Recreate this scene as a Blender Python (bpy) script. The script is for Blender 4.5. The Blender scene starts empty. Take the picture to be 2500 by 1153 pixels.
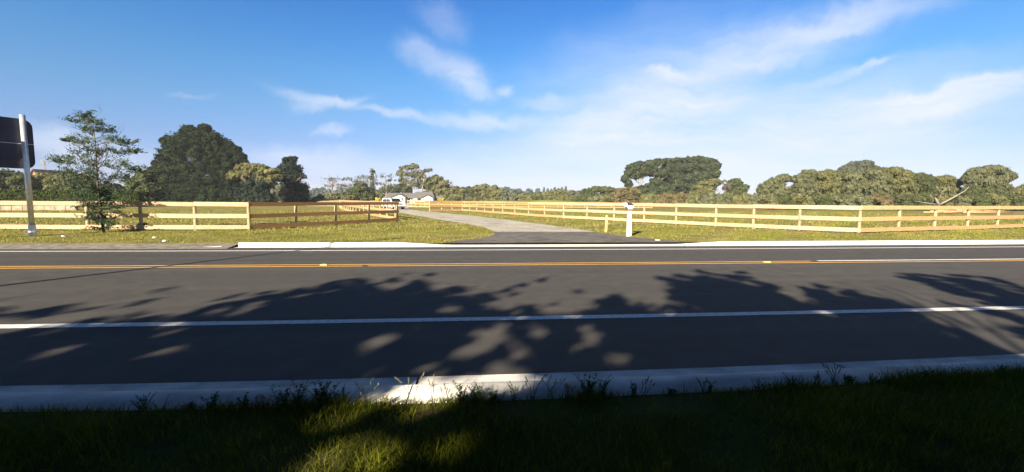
import bpy, math, random
import numpy as np
from mathutils import Matrix, Vector

sc = bpy.context.scene
COL = sc.collection
random.seed(7)
rng = np.random.default_rng(11)

# ------------------------------------------------------------------ camera
F = 1050.0                       # focal length in pixels of the 2500 x 1153 photograph
YAW = math.radians(5.0)
PIT = math.atan((576.5 - 488.0) / F)
ROL = 0.006
EYE = 1.65
cf = np.array([math.sin(YAW) * math.cos(PIT), math.cos(YAW) * math.cos(PIT), -math.sin(PIT)])
cr0 = np.array([math.cos(YAW), -math.sin(YAW), 0.0])
cu0 = np.cross(cr0, cf)
cr = cr0 * math.cos(ROL) + cu0 * math.sin(ROL)
cu = np.cross(cr, cf)
cam = bpy.data.cameras.new('camera')
cam.sensor_width = 36.0
cam.lens = F / 2500.0 * 36.0
cam.clip_start = 0.05
cam.clip_end = 6000.0
cam_o = bpy.data.objects.new('camera', cam)
COL.objects.link(cam_o)
M3 = Matrix(((cr[0], cu[0], -cf[0]), (cr[1], cu[1], -cf[1]), (cr[2], cu[2], -cf[2])))
cam_o.matrix_world = Matrix.Translation((0, 0, EYE)) @ M3.to_4x4()
sc.camera = cam_o

# ------------------------------------------------------------------ light
SUN_EL = math.radians(25.0)
SUN_AZ = math.radians(180.0 + 30.5)       # clockwise from +Y
S = np.array([math.sin(SUN_AZ) * math.cos(SUN_EL), math.cos(SUN_AZ) * math.cos(SUN_EL), math.sin(SUN_EL)])
sun = bpy.data.lights.new('sun', 'SUN')
sun.energy = 5.0
sun.angle = math.radians(0.5)
sun.color = (1.0, 0.87, 0.68)
sun_o = bpy.data.objects.new('sun', sun)
COL.objects.link(sun_o)
sun_o.rotation_euler = Vector(tuple(S)).to_track_quat('Z', 'Y').to_euler()
sun_o.location = (-30, -40, 30)

sc.view_settings.view_transform = 'Standard'
sc.view_settings.look = 'None'
sc.view_settings.gamma = 1.0
sc.view_settings.use_curve_mapping = False
sc.view_settings.exposure = 1.6


def raydir(x, y):
    d = cr * (x - 1250.0) + cu * (576.5 - y) + cf * F
    return d / np.linalg.norm(d)


def azel(x, y):
    d = raydir(x, y)
    return math.atan2(d[0], d[1]), math.asin(d[2])


def build_world():
    w = bpy.data.worlds.new('World')
    sc.world = w
    w.use_nodes = True
    nt = w.node_tree
    N = nt.nodes
    L = nt.links.new
    bg = N['Background']
    bg.inputs[1].default_value = 0.07

    def node(t, **k):
        n = N.new(t)
        for a, b in k.items():
            setattr(n, a, b)
        return n

    def math_n(op, a, b=None, clamp=False):
        n = node('ShaderNodeMath', operation=op, use_clamp=clamp)
        for i, v in enumerate((a, b)):
            if v is None:
                continue
            if isinstance(v, (int, float)):
                n.inputs[i].default_value = v
            else:
                L(v, n.inputs[i])
        return n.outputs[0]
    sky = node('ShaderNodeTexSky', sky_type='NISHITA', sun_disc=False)
    sky.sun_elevation = SUN_EL
    sky.sun_rotation = SUN_AZ
    sky.altitude = 0
    sky.air_density = 1.0
    sky.dust_density = 0.6
    sky.ozone_density = 2.5
    tc = node('ShaderNodeTexCoord')
    sep = node('ShaderNodeSeparateXYZ')
    L(tc.outputs['Generated'], sep.inputs[0])
    az = math_n('ARCTAN2', sep.outputs[0], sep.outputs[1])
    el = math_n('ARCSINE', sep.outputs[2])
    p = node('ShaderNodeCombineXYZ')
    L(az, p.inputs[0])
    L(el, p.inputs[1])
    # colour of clear air by height above the horizon
    ramp = node('ShaderNodeValToRGB')
    e01 = math_n('DIVIDE', el, 0.62, True)
    L(e01, ramp.inputs[0])
    cr_ = ramp.color_ramp
    stops = SKY_RAMP
    cr_.elements[0].position = stops[0][0]
    cr_.elements[0].color = stops[0][1] + (1,)
    cr_.elements[1].position = stops[-1][0]
    cr_.elements[1].color = stops[-1][1] + (1,)
    for q, c in stops[1:-1]:
        e = cr_.elements.new(q)
        e.color = c + (1,)
    mul = node('ShaderNodeMix', data_type='RGBA', blend_type='MULTIPLY')
    mul.inputs[0].default_value = 1.0
    L(sky.outputs[0], mul.inputs[6])
    L(ramp.outputs[0], mul.inputs[7])
    # warped coordinate for ragged cirrus
    nz = node('ShaderNodeTexNoise')
    nz.inputs['Scale'].default_value = 9.0
    nz.inputs['Detail'].default_value = 6.0
    nz.inputs['Roughness'].default_value = 0.62
    L(p.outputs[0], nz.inputs['Vector'])
    sub = node('ShaderNodeVectorMath', operation='SUBTRACT')
    L(nz.outputs['Color'], sub.inputs[0])
    sub.inputs[1].default_value = (0.5, 0.5, 0.5)
    scl = node('ShaderNodeVectorMath', operation='SCALE')
    L(sub.outputs[0], scl.inputs[0])
    scl.inputs['Scale'].default_value = 0.085
    wp = node('ShaderNodeVectorMath', operation='ADD')
    L(p.outputs[0], wp.inputs[0])
    L(scl.outputs[0], wp.inputs[1])
    # cirrus streaks: (x0, y0, x1, y1, half width px, amount, sharp)
    total = None
    for (x0, y0, x1, y1, hw, amt, inner) in CIRRUS:
        a = azel(x0, y0)
        b = azel(x1, y1)
        cx, cy = (a[0] + b[0]) / 2, (a[1] + b[1]) / 2
        ang = math.atan2(b[1] - a[1], b[0] - a[0])
        hl = math.hypot(b[0] - a[0], b[1] - a[1]) / 2
        dd = (math.cos(cx - YAW)) ** 2
        hwr = hw / F * max(dd, 0.45)
        mp = node('ShaderNodeMapping', vector_type='TEXTURE')
        mp.inputs['Location'].default_value = (cx, cy, 0)
        mp.inputs['Rotation'].default_value = (0, 0, ang)
        mp.inputs['Scale'].default_value = (hl, hwr, 1e4)
        L(wp.outputs[0], mp.inputs['Vector'])
        ln = node('ShaderNodeVectorMath', operation='LENGTH')
        L(mp.outputs[0], ln.inputs[0])
        mr = node('ShaderNodeMapRange', interpolation_type='SMOOTHERSTEP')
        L(ln.outputs['Value'], mr.inputs[0])
        mr.inputs[1].default_value = 1.25
        mr.inputs[2].default_value = inner
        mr.inputs[3].default_value = 0.0
        mr.inputs[4].default_value = amt
        if total is None:
            total = mr.outputs[0]
        else:
            # screen style union
            s1 = math_n('SUBTRACT', 1.0, total)
            s2 = math_n('SUBTRACT', 1.0, mr.outputs[0])
            total = math_n('SUBTRACT', 1.0, math_n('MULTIPLY', s1, s2))
    # fibrous detail, stretched along the streaks
    mp = node('ShaderNodeMapping', vector_type='POINT')
    mp.inputs['Rotation'].default_value = (0, 0, -0.16)
    mp.inputs['Scale'].default_value = (3.6, 25.0, 1.0)
    L(wp.outputs[0], mp.inputs['Vector'])
    fb = node('ShaderNodeTexNoise')
    fb.inputs['Scale'].default_value = 1.0
    fb.inputs['Detail'].default_value = 9.0
    fb.inputs['Roughness'].default_value = 0.6
    L(mp.outputs[0], fb.inputs['Vector'])
    fr = node('ShaderNodeMapRange')
    L(fb.outputs['Fac'], fr.inputs[0])
    fr.inputs[1].default_value = 0.3
    fr.inputs[2].default_value = 0.68
    fr.inputs[3].default_value = 0.52
    fr.inputs[4].default_value = 1.15
    cl = math_n('MULTIPLY', total, fr.outputs[0], True)
    mx = node('ShaderNodeMix', data_type='RGBA')
    L(cl, mx.inputs[0])
    L(mul.outputs[2], mx.inputs[6])
    mx.inputs[7].default_value = CLOUD
    L(mx.outputs[2], bg.inputs[0])


SKY_RAMP = [(0.0, (.58, .60, 1.05)), (.03, (.56, .58, .98)), (.10, (.50, .52, .82)), (.19, (.46, .52, .73)), (.31, (.42, .59, .75)), (.42, (.355, .62, .81)), (.53, (.28, .59, .86)), (.67, (.215, .52, .87)), (.80, (.10, .24, .46)), (.9, (.05, .11, .22)), (1.0, (.03, .06, .12))]
CLOUD = (4.1, 4.35, 4.9, 1)
CIRRUS = [
    (625, 206, 900, 262, 20, .50, 0), (680, 246, 905, 264, 24, .45, 0), (800, 264, 920, 234, 16, .45, .1),
    (860, 258, 1080, 300, 18, .45, .1), (980, 288, 1340, 300, 30, .62, 0), (950, 92, 1120, 160, 44, .42, 0),
    (1030, 120, 1210, 235, 60, .50, 0), (1090, 170, 1220, 245, 36, .40, 0), (1205, 214, 1260, 222, 22, .55, 0), (1000, 0, 1160, 80, 44, .22, 0),
    (1200, 350, 2400, -80, 110, .50, 0), (1480, 230, 2300, -10, 46, .50, 0), (1570, 178, 1670, 190, 22, .55, 0), (1150, 250, 1950, 20, 130, .30, 0),
    (1750, 120, 2400, -30, 50, .45, 0), (1250, 252, 1420, 240, 26, .42, 0), (1560, 246, 1880, 218, 34, .45, 0),
    (1200, 350, 1980, 215, 86, .72, .1), (1400, 350, 2750, 220, 96, .80, .2), (2050, 272, 2680, 165, 56, .92, .3), (1900, 215, 2240, 128, 20, .42, 0), (2080, 166, 2215, 134, 14, .4, 0),
    (1700, 240, 2800, 90, 70, .30, 0), (900, 400, 2900, 320, 100, .62, .2), (750, 322, 870, 322, 18, .45, 0), (-90, 330, 400, 390, 64, .55, .1),
    (540, 370, 960, 395, 44, .45, 0), (200, 430, 1500, 440, 70, .35, .1), (400, 220, 540, 238, 12, .2, 0), (1300, 430, 2900, 410, 90, .55, .1),
]
build_world()


# ------------------------------------------------------------------ placement helpers
def smooth_noise(x, y):
    return (np.sin(x * 0.31 + 1.3) * np.cos(y * 0.27 + 0.4) + 0.6 * np.sin(x * 0.83 - y * 0.61 + 2.0)
            + 0.35 * np.sin(x * 1.9 + y * 1.3) + 0.25 * np.cos(x * 2.7 - y * 2.3 + 1.0)) / 2.2


def hland(x, y):
    """height of the land beyond the far kerb"""
    x = np.asarray(x, float)
    y = np.asarray(y, float)
    k = np.clip((y - 15.8) / 4.0, 0, 1)
    return 0.09 + k * (0.012 + 0.022 * smooth_noise(x, y)) + 0.05 * np.clip((y - 70) / 60, 0, 1) * smooth_noise(x * .2, y * .2)


def at(x, y, z=0.1):
    d = raydir(x, y)
    t = (z - EYE) / d[2]
    return (d[0] * t, d[1] * t)


def atd(x, y, D):
    """point seen at pixel x, y whose distance along the view axis is D"""
    d = cr * (x - 1250.0) + cu * (576.5 - y) + cf * F
    t = D / F
    return np.array([d[0] * t, d[1] * t, EYE + d[2] * t])


def project(X, Y, Z):
    v = np.stack([X, Y, Z - EYE], -1)
    dz = v @ cf
    return 1250 + F * (v @ cr) / dz, 576.5 - F * (v @ cu) / dz, dz


# ------------------------------------------------------------------ object helpers
def tag(o, label=None, cat=None, group=None, kind=None):
    if label:
        o['label'] = label
    if cat:
        o['category'] = cat
    if group:
        o['group'] = group
    if kind:
        o['kind'] = kind
    return o


def empty(name, loc=(0, 0, 0), rz=0.0):
    o = bpy.data.objects.new(name, None)
    o.empty_display_size = 0.3
    o.location = loc
    o.rotation_euler = (0, 0, rz)
    COL.objects.link(o)
    return o


def link_mesh(name, me, mat=None, parent=None, loc=None):
    o = bpy.data.objects.new(name, me)
    COL.objects.link(o)
    if mat:
        me.materials.append(mat)
    if parent is not None:
        o.parent = parent
    if loc is not None:
        o.location = loc
    return o


def np_mesh(name, V, faces_n, loops, mat=None, parent=None, colr=None, smooth=False, origin=None):
    """V (n,3); faces_n list/array of loop counts; loops flat index array"""
    V = np.asarray(V, np.float32)
    if origin is not None:
        V = V - np.asarray(origin, np.float32)
    me = bpy.data.meshes.new(name)
    faces_n = np.asarray(faces_n, np.int32)
    loops = np.asarray(loops, np.int32)
    me.vertices.add(len(V))
    me.vertices.foreach_set('co', V.ravel())
    me.loops.add(len(loops))
    me.loops.foreach_set('vertex_index', loops)
    me.polygons.add(len(faces_n))
    st = np.concatenate([[0], np.cumsum(faces_n)[:-1]]).astype(np.int32)
    me.polygons.foreach_set('loop_start', st)
    me.polygons.foreach_set('loop_total', faces_n)
    if smooth:
        me.polygons.foreach_set('use_smooth', np.ones(len(faces_n), bool))
    me.update(calc_edges=True)
    if colr is not None:
        a = me.attributes.new('tone', 'FLOAT', 'POINT')
        a.data.foreach_set('value', np.asarray(colr, np.float32))
    return link_mesh(name, me, mat, parent)


class MB:
    def __init__(s):
        s.v, s.f = [], []

    def quad(s, a, b, c, d):
        n = len(s.v)
        s.v += [tuple(a), tuple(b), tuple(c), tuple(d)]
        s.f.append((n, n + 1, n + 2, n + 3))
        return s

    def poly(s, pts):
        n = len(s.v)
        s.v += [tuple(p) for p in pts]
        s.f.append(tuple(range(n, n + len(pts))))
        return s

    def hexa(s, P):
        n = len(s.v)
        s.v += [tuple(p) for p in P]
        for q in ((0, 3, 2, 1), (4, 5, 6, 7), (0, 1, 5, 4), (1, 2, 6, 5), (2, 3, 7, 6), (3, 0, 4, 7)):
            s.f.append(tuple(n + i for i in q))
        return s

    def box(s, x0, x1, y0, y1, z0, z1):
        return s.hexa([(x0, y0, z0), (x1, y0, z0), (x1, y1, z0), (x0, y1, z0),
                       (x0, y0, z1), (x1, y0, z1), (x1, y1, z1), (x0, y1, z1)])

    def beam(s, a, b, w, h, side=None):
        """box from a to b, w thick horizontally, h high (vertical)"""
        a = np.array(a, float)
        b = np.array(b, float)
        d = b - a
        p = np.array([-d[1], d[0], 0.0])
        p /= (np.linalg.norm(p) + 1e-9)
        p = p * w / 2
        up = np.array([0, 0, h / 2])
        return s.hexa([a - p - up, b - p - up, b + p - up, a + p - up, a - p + up, b - p + up, b + p + up, a + p + up])

    def tube(s, pts, rad, n=8, cap=True):
        pts = [np.array(p, float) for p in pts]
        if not hasattr(rad, '__len__'):
            rad = [rad] * len(pts)
        base = len(s.v)
        for i, p in enumerate(pts):
            d = pts[min(i + 1, len(pts) - 1)] - pts[max(i - 1, 0)]
            d /= (np.linalg.norm(d) + 1e-9)
            a = np.cross(d, (0, 0, 1.0)) if abs(d[2]) < 0.95 else np.cross(d, (1.0, 0, 0))
            a /= np.linalg.norm(a)
            b = np.cross(d, a)
            for k in range(n):
                t = 2 * math.pi * k / n
                s.v.append(tuple(p + rad[i] * (math.cos(t) * a + math.sin(t) * b)))
        for i in range(len(pts) - 1):
            for k in range(n):
                k2 = (k + 1) % n
                s.f.append((base + i * n + k, base + i * n + k2, base + (i + 1) * n + k2, base + (i + 1) * n + k))
        if cap:
            s.f.append(tuple(base + k for k in range(n))[::-1])
            s.f.append(tuple(base + (len(pts) - 1) * n + k for k in range(n)))
        return s

    def build(s, name, mat, parent=None, smooth=False, bevel=0.0):
        me = bpy.data.meshes.new(name)
        me.from_pydata(s.v, [], s.f)
        me.update()
        if smooth:
            for p in me.polygons:
                p.use_smooth = True
        o = link_mesh(name, me, mat, parent)
        if bevel:
            m = o.modifiers.new('bevel', 'BEVEL')
            m.width = bevel
            m.segments = 2
            m.limit_method = 'ANGLE'
        return o


# ------------------------------------------------------------------ materials
def new_mat(name):
    m = bpy.data.materials.new(name)
    m.use_nodes = True
    nt = m.node_tree
    return m, nt, nt.nodes, nt.links.new, nt.nodes['Principled BSDF']


def noise_mat(name, c1, c2, scale=5.0, rough=0.8, bump=0.0, bscale=40.0, detail=6, stretch=None, spec=0.3, metal=0.0, lo=.35, hi=.65, c3=None, s3=1.0):
    m, nt, N, L, B = new_mat(name)
    tc = N.new('ShaderNodeTexCoord')
    vec = tc.outputs['Object']
    if stretch:
        mp = N.new('ShaderNodeMapping')
        mp.inputs['Scale'].default_value = stretch
        L(vec, mp.inputs['Vector'])
        vec = mp.outputs[0]
    n = N.new('ShaderNodeTexNoise')
    n.inputs['Scale'].default_value = scale
    n.inputs['Detail'].default_value = detail
    L(vec, n.inputs['Vector'])
    r = N.new('ShaderNodeValToRGB')
    r.color_ramp.elements[0].position = lo
    r.color_ramp.elements[1].position = hi
    r.color_ramp.elements[0].color = tuple(c1) + (1,)
    r.color_ramp.elements[1].color = tuple(c2) + (1,)
    L(n.outputs['Fac'], r.inputs[0])
    out = r.outputs[0]
    if c3 is not None:
        n3 = N.new('ShaderNodeTexNoise')
        n3.inputs['Scale'].default_value = s3
        n3.inputs['Detail'].default_value = 5
        L(tc.outputs['Object'], n3.inputs['Vector'])
        mr = N.new('ShaderNodeMapRange')
        mr.inputs[1].default_value = .48
        mr.inputs[2].default_value = .68
        L(n3.outputs['Fac'], mr.inputs[0])
        mx = N.new('ShaderNodeMix')
        mx.data_type = 'RGBA'
        L(mr.outputs[0], mx.inputs[0])
        L(out, mx.inputs[6])
        mx.inputs[7].default_value = tuple(c3) + (1,)
        out = mx.outputs[2]
    L(out, B.inputs['Base Color'])
    B.inputs['Roughness'].default_value = rough
    B.inputs['Metallic'].default_value = metal
    B.inputs['Specular IOR Level'].default_value = spec
    if bump:
        n2 = N.new('ShaderNodeTexNoise')
        n2.inputs['Scale'].default_value = bscale
        n2.inputs['Detail'].default_value = 8
        L(vec, n2.inputs['Vector'])
        b = N.new('ShaderNodeBump')
        b.inputs['Strength'].default_value = bump
        b.inputs['Distance'].default_value = 0.02
        L(n2.outputs['Fac'], b.inputs['Height'])
        L(b.outputs[0], B.inputs['Normal'])
    return m


def leaf_mat(name, c_lo, c_mid, c_hi, trans=0.25):
    """foliage: hue of each leaf picked by its tone, random but darker in crown cores"""
    m, nt, N, L, B = new_mat(name)
    N.remove(B)
    out = N['Material Output']
    a = N.new('ShaderNodeAttribute')
    a.attribute_name = 'tone'
    r = N.new('ShaderNodeValToRGB')
    e = r.color_ramp.elements
    e[0].position = 0.0
    e[0].color = tuple(c_lo) + (1,)
    e[1].position = 1.0
    e[1].color = tuple(c_hi) + (1,)
    k = e.new(0.5)
    k.color = tuple(c_mid) + (1,)
    L(a.outputs['Fac'], r.inputs[0])
    d = N.new('ShaderNodeBsdfDiffuse')
    t = N.new('ShaderNodeBsdfTranslucent')
    L(r.outputs[0], d.inputs[0])
    L(r.outputs[0], t.inputs[0])
    mx = N.new('ShaderNodeMixShader')
    mx.inputs[0].default_value = trans
    L(d.outputs[0], mx.inputs[1])
    L(t.outputs[0], mx.inputs[2])
    L(mx.outputs[0], out.inputs[0])
    return m


def ground_mat(name, stops, dirt=(0.20, 0.145, 0.085), dirt_lo=0.62, dirt_hi=0.72, scale=0.5, bump=0.6):
    m, nt, N, L, B = new_mat(name)
    tc = N.new('ShaderNodeTexCoord')
    big = N.new('ShaderNodeTexNoise')
    big.inputs['Scale'].default_value = scale
    big.inputs['Detail'].default_value = 7
    big.inputs['Roughness'].default_value = 0.6
    L(tc.outputs['Object'], big.inputs['Vector'])
    fine = N.new('ShaderNodeTexNoise')
    fine.inputs['Scale'].default_value = 9.0
    fine.inputs['Detail'].default_value = 6
    fine.inputs['Roughness'].default_value = 0.7
    L(tc.outputs['Object'], fine.inputs['Vector'])
    ad = N.new('ShaderNodeMath')
    ad.operation = 'MULTIPLY_ADD'
    L(fine.outputs['Fac'], ad.inputs[0])
    ad.inputs[1].default_value = 0.55
    sb = N.new('ShaderNodeMath')
    sb.operation = 'SUBTRACT'
    L(big.outputs['Fac'], sb.inputs[0])
    sb.inputs[1].default_value = 0.27
    L(sb.outputs[0], ad.inputs[2])
    r = N.new('ShaderNodeValToRGB')
    e = r.color_ramp.elements
    e[0].position = 0.3
    e[0].color = stops[0] + (1,)
    e[1].position = 0.72
    e[1].color = stops[2] + (1,)
    k = e.new(0.5)
    k.color = stops[1] + (1,)
    L(ad.outputs[0], r.inputs[0])
    dn = N.new('ShaderNodeTexNoise')
    dn.inputs['Scale'].default_value = 0.9
    dn.inputs['Detail'].default_value = 8
    dn.inputs['Roughness'].default_value = .65
    mp = N.new('ShaderNodeMapping')
    mp.inputs['Location'].default_value = (13.1, 4.2, 0)
    mp.inputs['Scale'].default_value = (.55, 1, 1)
    L(tc.outputs['Object'], mp.inputs[0])
    L(mp.outputs[0], dn.inputs['Vector'])
    mr = N.new('ShaderNodeMapRange')
    mr.inputs[1].default_value = dirt_lo
    mr.inputs[2].default_value = dirt_hi
    L(dn.outputs['Fac'], mr.inputs[0])
    mx = N.new('ShaderNodeMix')
    mx.data_type = 'RGBA'
    L(mr.outputs[0], mx.inputs[0])
    L(r.outputs[0], mx.inputs[6])
    mx.inputs[7].default_value = dirt + (1,)
    L(mx.outputs[2], B.inputs['Base Color'])
    B.inputs['Roughness'].default_value = 0.95
    B.inputs['Specular IOR Level'].default_value = 0.1
    b = N.new('ShaderNodeBump')
    b.inputs['Strength'].default_value = bump
    b.inputs['Distance'].default_value = 0.08
    L(fine.outputs['Fac'], b.inputs['Height'])
    L(b.outputs[0], B.inputs['Normal'])
    return m


MAT = {}
MAT['asphalt'] = noise_mat('asphalt', (0.048, 0.0445, 0.041), (0.064, 0.060, 0.0555), 3.0, 0.82, 0.35, 160.0, 10, spec=0.35, c3=(0.056, 0.053, 0.05), s3=.35)
MAT['apron'] = noise_mat('old_asphalt', (0.07, 0.065, 0.06), (0.16, 0.15, 0.135), 2.2, 0.85, 0.4, 90.0, 9, stretch=(1, 2.2, 1), spec=.3)
MAT['gravel'] = noise_mat('gravel_drive', (0.30, 0.28, 0.24), (0.46, 0.43, 0.375), 6.0, 0.95, 0.6, 60.0, 10, spec=.1, c3=(0.27, .25, .215), s3=.5)
MAT['shoulder'] = noise_mat('shoulder_gravel', (0.13, 0.12, 0.1), (0.24, 0.22, 0.19), 5.0, 0.95, 0.6, 80.0, 10, spec=.1)
MAT['concrete'] = noise_mat('kerb_concrete', (0.55, 0.525, 0.48), (0.70, 0.675, 0.63), 4.0, 0.85, 0.15, 90.0, 9, spec=.2, c3=(.40, .39, .36), s3=1.5)
MAT['kerb_white'] = noise_mat('kerb_white_paint', (0.62, 0.61, 0.58), (0.8, 0.79, 0.76), 5.0, 0.7, 0.1, 60.0, 8, spec=.3)
MAT['line_white'] = noise_mat('line_white_paint', (0.52, 0.52, 0.50), (0.76, 0.76, 0.74), 14.0, 0.6, 0.1, 160.0, 9, spec=.3, lo=.3, hi=.55)
MAT['line_yellow'] = noise_mat('line_yellow_paint', (0.50, 0.26, 0.03), (0.66, 0.37, 0.06), 12.0, 0.6, 0.1, 160.0, 9, spec=.3, lo=.3, hi=.55)
MAT['timber'] = noise_mat('fresh_pine', (0.41, 0.275, 0.155), (0.53, 0.38, 0.24), 2.5, 0.75, 0.15, 30.0, 8, stretch=(1.2, 1.2, 18), spec=.2)
MAT['timber_o'] = noise_mat('orange_pine', (0.40, 0.225, 0.105), (0.49, 0.30, 0.155), 2.5, 0.75, 0.15, 30.0, 8, stretch=(1.2, 1.2, 18), spec=.2)
MAT['timber_b'] = noise_mat('shade_rust_pine', (0.40, 0.21, 0.09), (0.52, 0.29, 0.13), 2.5, 0.8, 0.15, 30.0, 8, stretch=(1.2, 1.2, 18), spec=.15)  # shade of the wing rails put into the brown; rust fence shares it
MAT['post'] = noise_mat('treated_post', (0.28, 0.23, 0.13), (0.42, 0.35, 0.21), 3.0, 0.85, 0.3, 25.0, 8, stretch=(6, 6, .8), spec=.15)
MAT['bark'] = noise_mat('bark', (0.10, 0.075, 0.05), (0.2, 0.16, 0.115), 3.0, 0.95, 0.5, 12.0, 8, stretch=(3, 3, .7), spec=.05)
MAT['bark_pale'] = noise_mat('pale_bark', (0.19, 0.165, 0.13), (0.30, 0.265, 0.22), 2.0, 0.9, 0.3, 10.0, 8, stretch=(3, 3, .7), spec=.05)
MAT['galv'] = noise_mat('galvanised_steel', (0.55, 0.56, 0.57), (0.7, 0.71, 0.72), 8.0, 0.45, 0.05, 60, 6, spec=.5, metal=.6)
MAT['sign_back'] = noise_mat('sign_back', (0.018, 0.020, 0.040), (0.03, 0.032, 0.06), 2.0, 0.5, 0.03, 30, 6, spec=.4)
MAT['white_paint'] = noise_mat('white_paint', (0.74, 0.74, 0.72), (0.82, 0.82, 0.80), 3.0, 0.5, 0.05, 40, 6, spec=.4)
MAT['dark_trim'] = noise_mat('dark_trim', (0.02, 0.02, 0.022), (0.04, 0.04, 0.042), 4.0, 0.5, 0, spec=.4)
MAT['yellow'] = noise_mat('yellow_paint', (0.62, 0.46, 0.03), (0.74, 0.58, 0.06), 5.0, 0.6, 0, spec=.3)
MAT['stake'] = noise_mat('yellow_stake', (0.6, 0.42, 0.12), (0.74, 0.54, 0.2), 5.0, 0.8, 0, spec=.2)
MAT['roof'] = noise_mat('grey_roof', (0.10, 0.098, 0.096), (0.145, 0.14, 0.137), 3.0, 0.7, 0.2, 10, 6, stretch=(6, .6, 1), spec=.3)
MAT['wall_white'] = noise_mat('white_render', (0.72, 0.71, 0.68), (0.8, 0.79, 0.76), 1.0, 0.8, 0, spec=.2)
MAT['barn_roof'] = noise_mat('rust_roof', (0.09, 0.06, 0.05), (0.15, 0.10, 0.08), 1.0, 0.8, 0, spec=.2)
MAT['barn_wall'] = noise_mat('brown_wall', (0.22, 0.12, 0.07), (0.3, 0.18, 0.11), 1.0, 0.85, 0, spec=.1)
MAT['stone'] = noise_mat('pale_block', (0.26, 0.2, 0.14), (0.40, 0.32, 0.23), 2.0, 0.9, 0.3, 8, 6, spec=.1)
MAT['straw'] = noise_mat('straw_bank', (0.30, 0.235, 0.13), (0.42, 0.335, 0.20), 1.6, 0.95, 0.8, 5, 10, spec=.05)
m, nt, N, L, B = new_mat('window_glass')
B.inputs['Base Color'].default_value = (0.02, 0.024, 0.028, 1)
B.inputs['Roughness'].default_value = 0.08
MAT['glass'] = m
m, nt, N, L, B = new_mat('lamp_lens')
B.inputs['Base Color'].default_value = (0.75, 0.76, 0.78, 1)
B.inputs['Roughness'].default_value = 0.15
MAT['lens'] = m
MAT['rubber'] = noise_mat('rubber', (0.015, 0.015, 0.015), (0.03, 0.03, 0.03), 6, .9, 0, spec=.1)
MAT['car_white'] = noise_mat('car_white', (0.78, 0.78, 0.78), (0.8, 0.8, 0.8), 1, .25, 0, spec=.5)
MAT['amber'] = noise_mat('amber_stud', (0.75, 0.5, 0.1), (0.85, 0.62, 0.2), 5, .4, 0, spec=.5)



def detail(mat, stretch, amt, speck=0.0, sscale=300.0, obj_random=0.0):
    """multiply the base colour by long soft streaks, fine aggregate and a per-board tone"""
    nt = mat.node_tree
    N, L = nt.nodes, nt.links.new
    B = N['Principled BSDF']
    src = B.inputs['Base Color'].links[0].from_socket
    tc = N.new('ShaderNodeTexCoord')

    def layer(src, vec, scale, lo, hi, det=4):
        n = N.new('ShaderNodeTexNoise')
        n.inputs['Scale'].default_value = scale
        n.inputs['Detail'].default_value = det
        L(vec, n.inputs['Vector'])
        return mult(src, n.outputs['Fac'], .3, .7, lo, hi)

    def mult(src, fac, a, b, lo, hi):
        mr = N.new('ShaderNodeMapRange')
        mr.inputs[1].default_value = a
        mr.inputs[2].default_value = b
        mr.inputs[3].default_value = lo
        mr.inputs[4].default_value = hi
        L(fac, mr.inputs[0])
        vm = N.new('ShaderNodeVectorMath')
        vm.operation = 'SCALE'
        L(src, vm.inputs[0])
        L(mr.outputs[0], vm.inputs['Scale'])
        return vm.outputs[0]
    if amt:
        mp = N.new('ShaderNodeMapping')
        mp.inputs['Scale'].default_value = stretch
        L(tc.outputs['Object'], mp.inputs['Vector'])
        src = layer(src, mp.outputs[0], 1.0, 1 - amt, 1 + amt)
    if speck:
        src = layer(src, tc.outputs['Object'], sscale, 1 - speck, 1 + speck, 2)
    if obj_random:
        oi = N.new('ShaderNodeObjectInfo')
        src = mult(src, oi.outputs['Random'], 0, 1, 1 - obj_random, 1 + obj_random * .5)
    L(src, B.inputs['Base Color'])


detail(MAT['asphalt'], (.05, 1.5, 1), .16, .35, 110.0)
detail(MAT['apron'], (.6, .9, 1), .2, .25, 60.0)
detail(MAT['gravel'], (.9, .5, 1), .12, .2, 40.0)
detail(MAT['concrete'], (1.2, 5, 1), .16, .15, 70.0)
detail(MAT['kerb_white'], (.8, 5, 1), .12, .12, 60.0)
detail(MAT['line_white'], (.5, 30, 1), .12, .25, 60.0)
detail(MAT['line_yellow'], (.5, 30, 1), .15, .25, 60.0)
for q_ in ('timber', 'timber_o', 'timber_b', 'post'):
    detail(MAT[q_], (1, 1, 1), 0, .10, 12.0, obj_random=.16)

MAT['verge'] = ground_mat('verge_grass_ground', ((0.10, 0.10, 0.028), (0.19, 0.17, 0.05), (0.28, 0.225, 0.095)))
MAT['far_ground'] = ground_mat('wide_ground', ((0.08, 0.10, 0.018), (0.15, 0.15, 0.03), (0.22, 0.18, 0.06)), scale=.12)
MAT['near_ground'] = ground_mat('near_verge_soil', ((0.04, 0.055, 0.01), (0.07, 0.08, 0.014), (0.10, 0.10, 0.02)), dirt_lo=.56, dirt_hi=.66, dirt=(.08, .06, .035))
MAT['blade'] = leaf_mat('grass_blade', (0.12, 0.145, 0.022), (0.225, 0.232, 0.044), (0.37, 0.325, 0.12), 0.3)
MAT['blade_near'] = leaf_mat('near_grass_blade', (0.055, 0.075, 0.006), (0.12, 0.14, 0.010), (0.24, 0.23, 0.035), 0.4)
MAT['weed'] = leaf_mat('weed_leaf', (0.04, 0.07, 0.02), (0.06, 0.10, 0.025), (0.10, 0.13, 0.04), 0.3)
MAT['seed'] = leaf_mat('seed_head', (0.20, 0.17, 0.09), (0.28, 0.24, 0.13), (0.36, 0.31, 0.18), 0.3)
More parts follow.
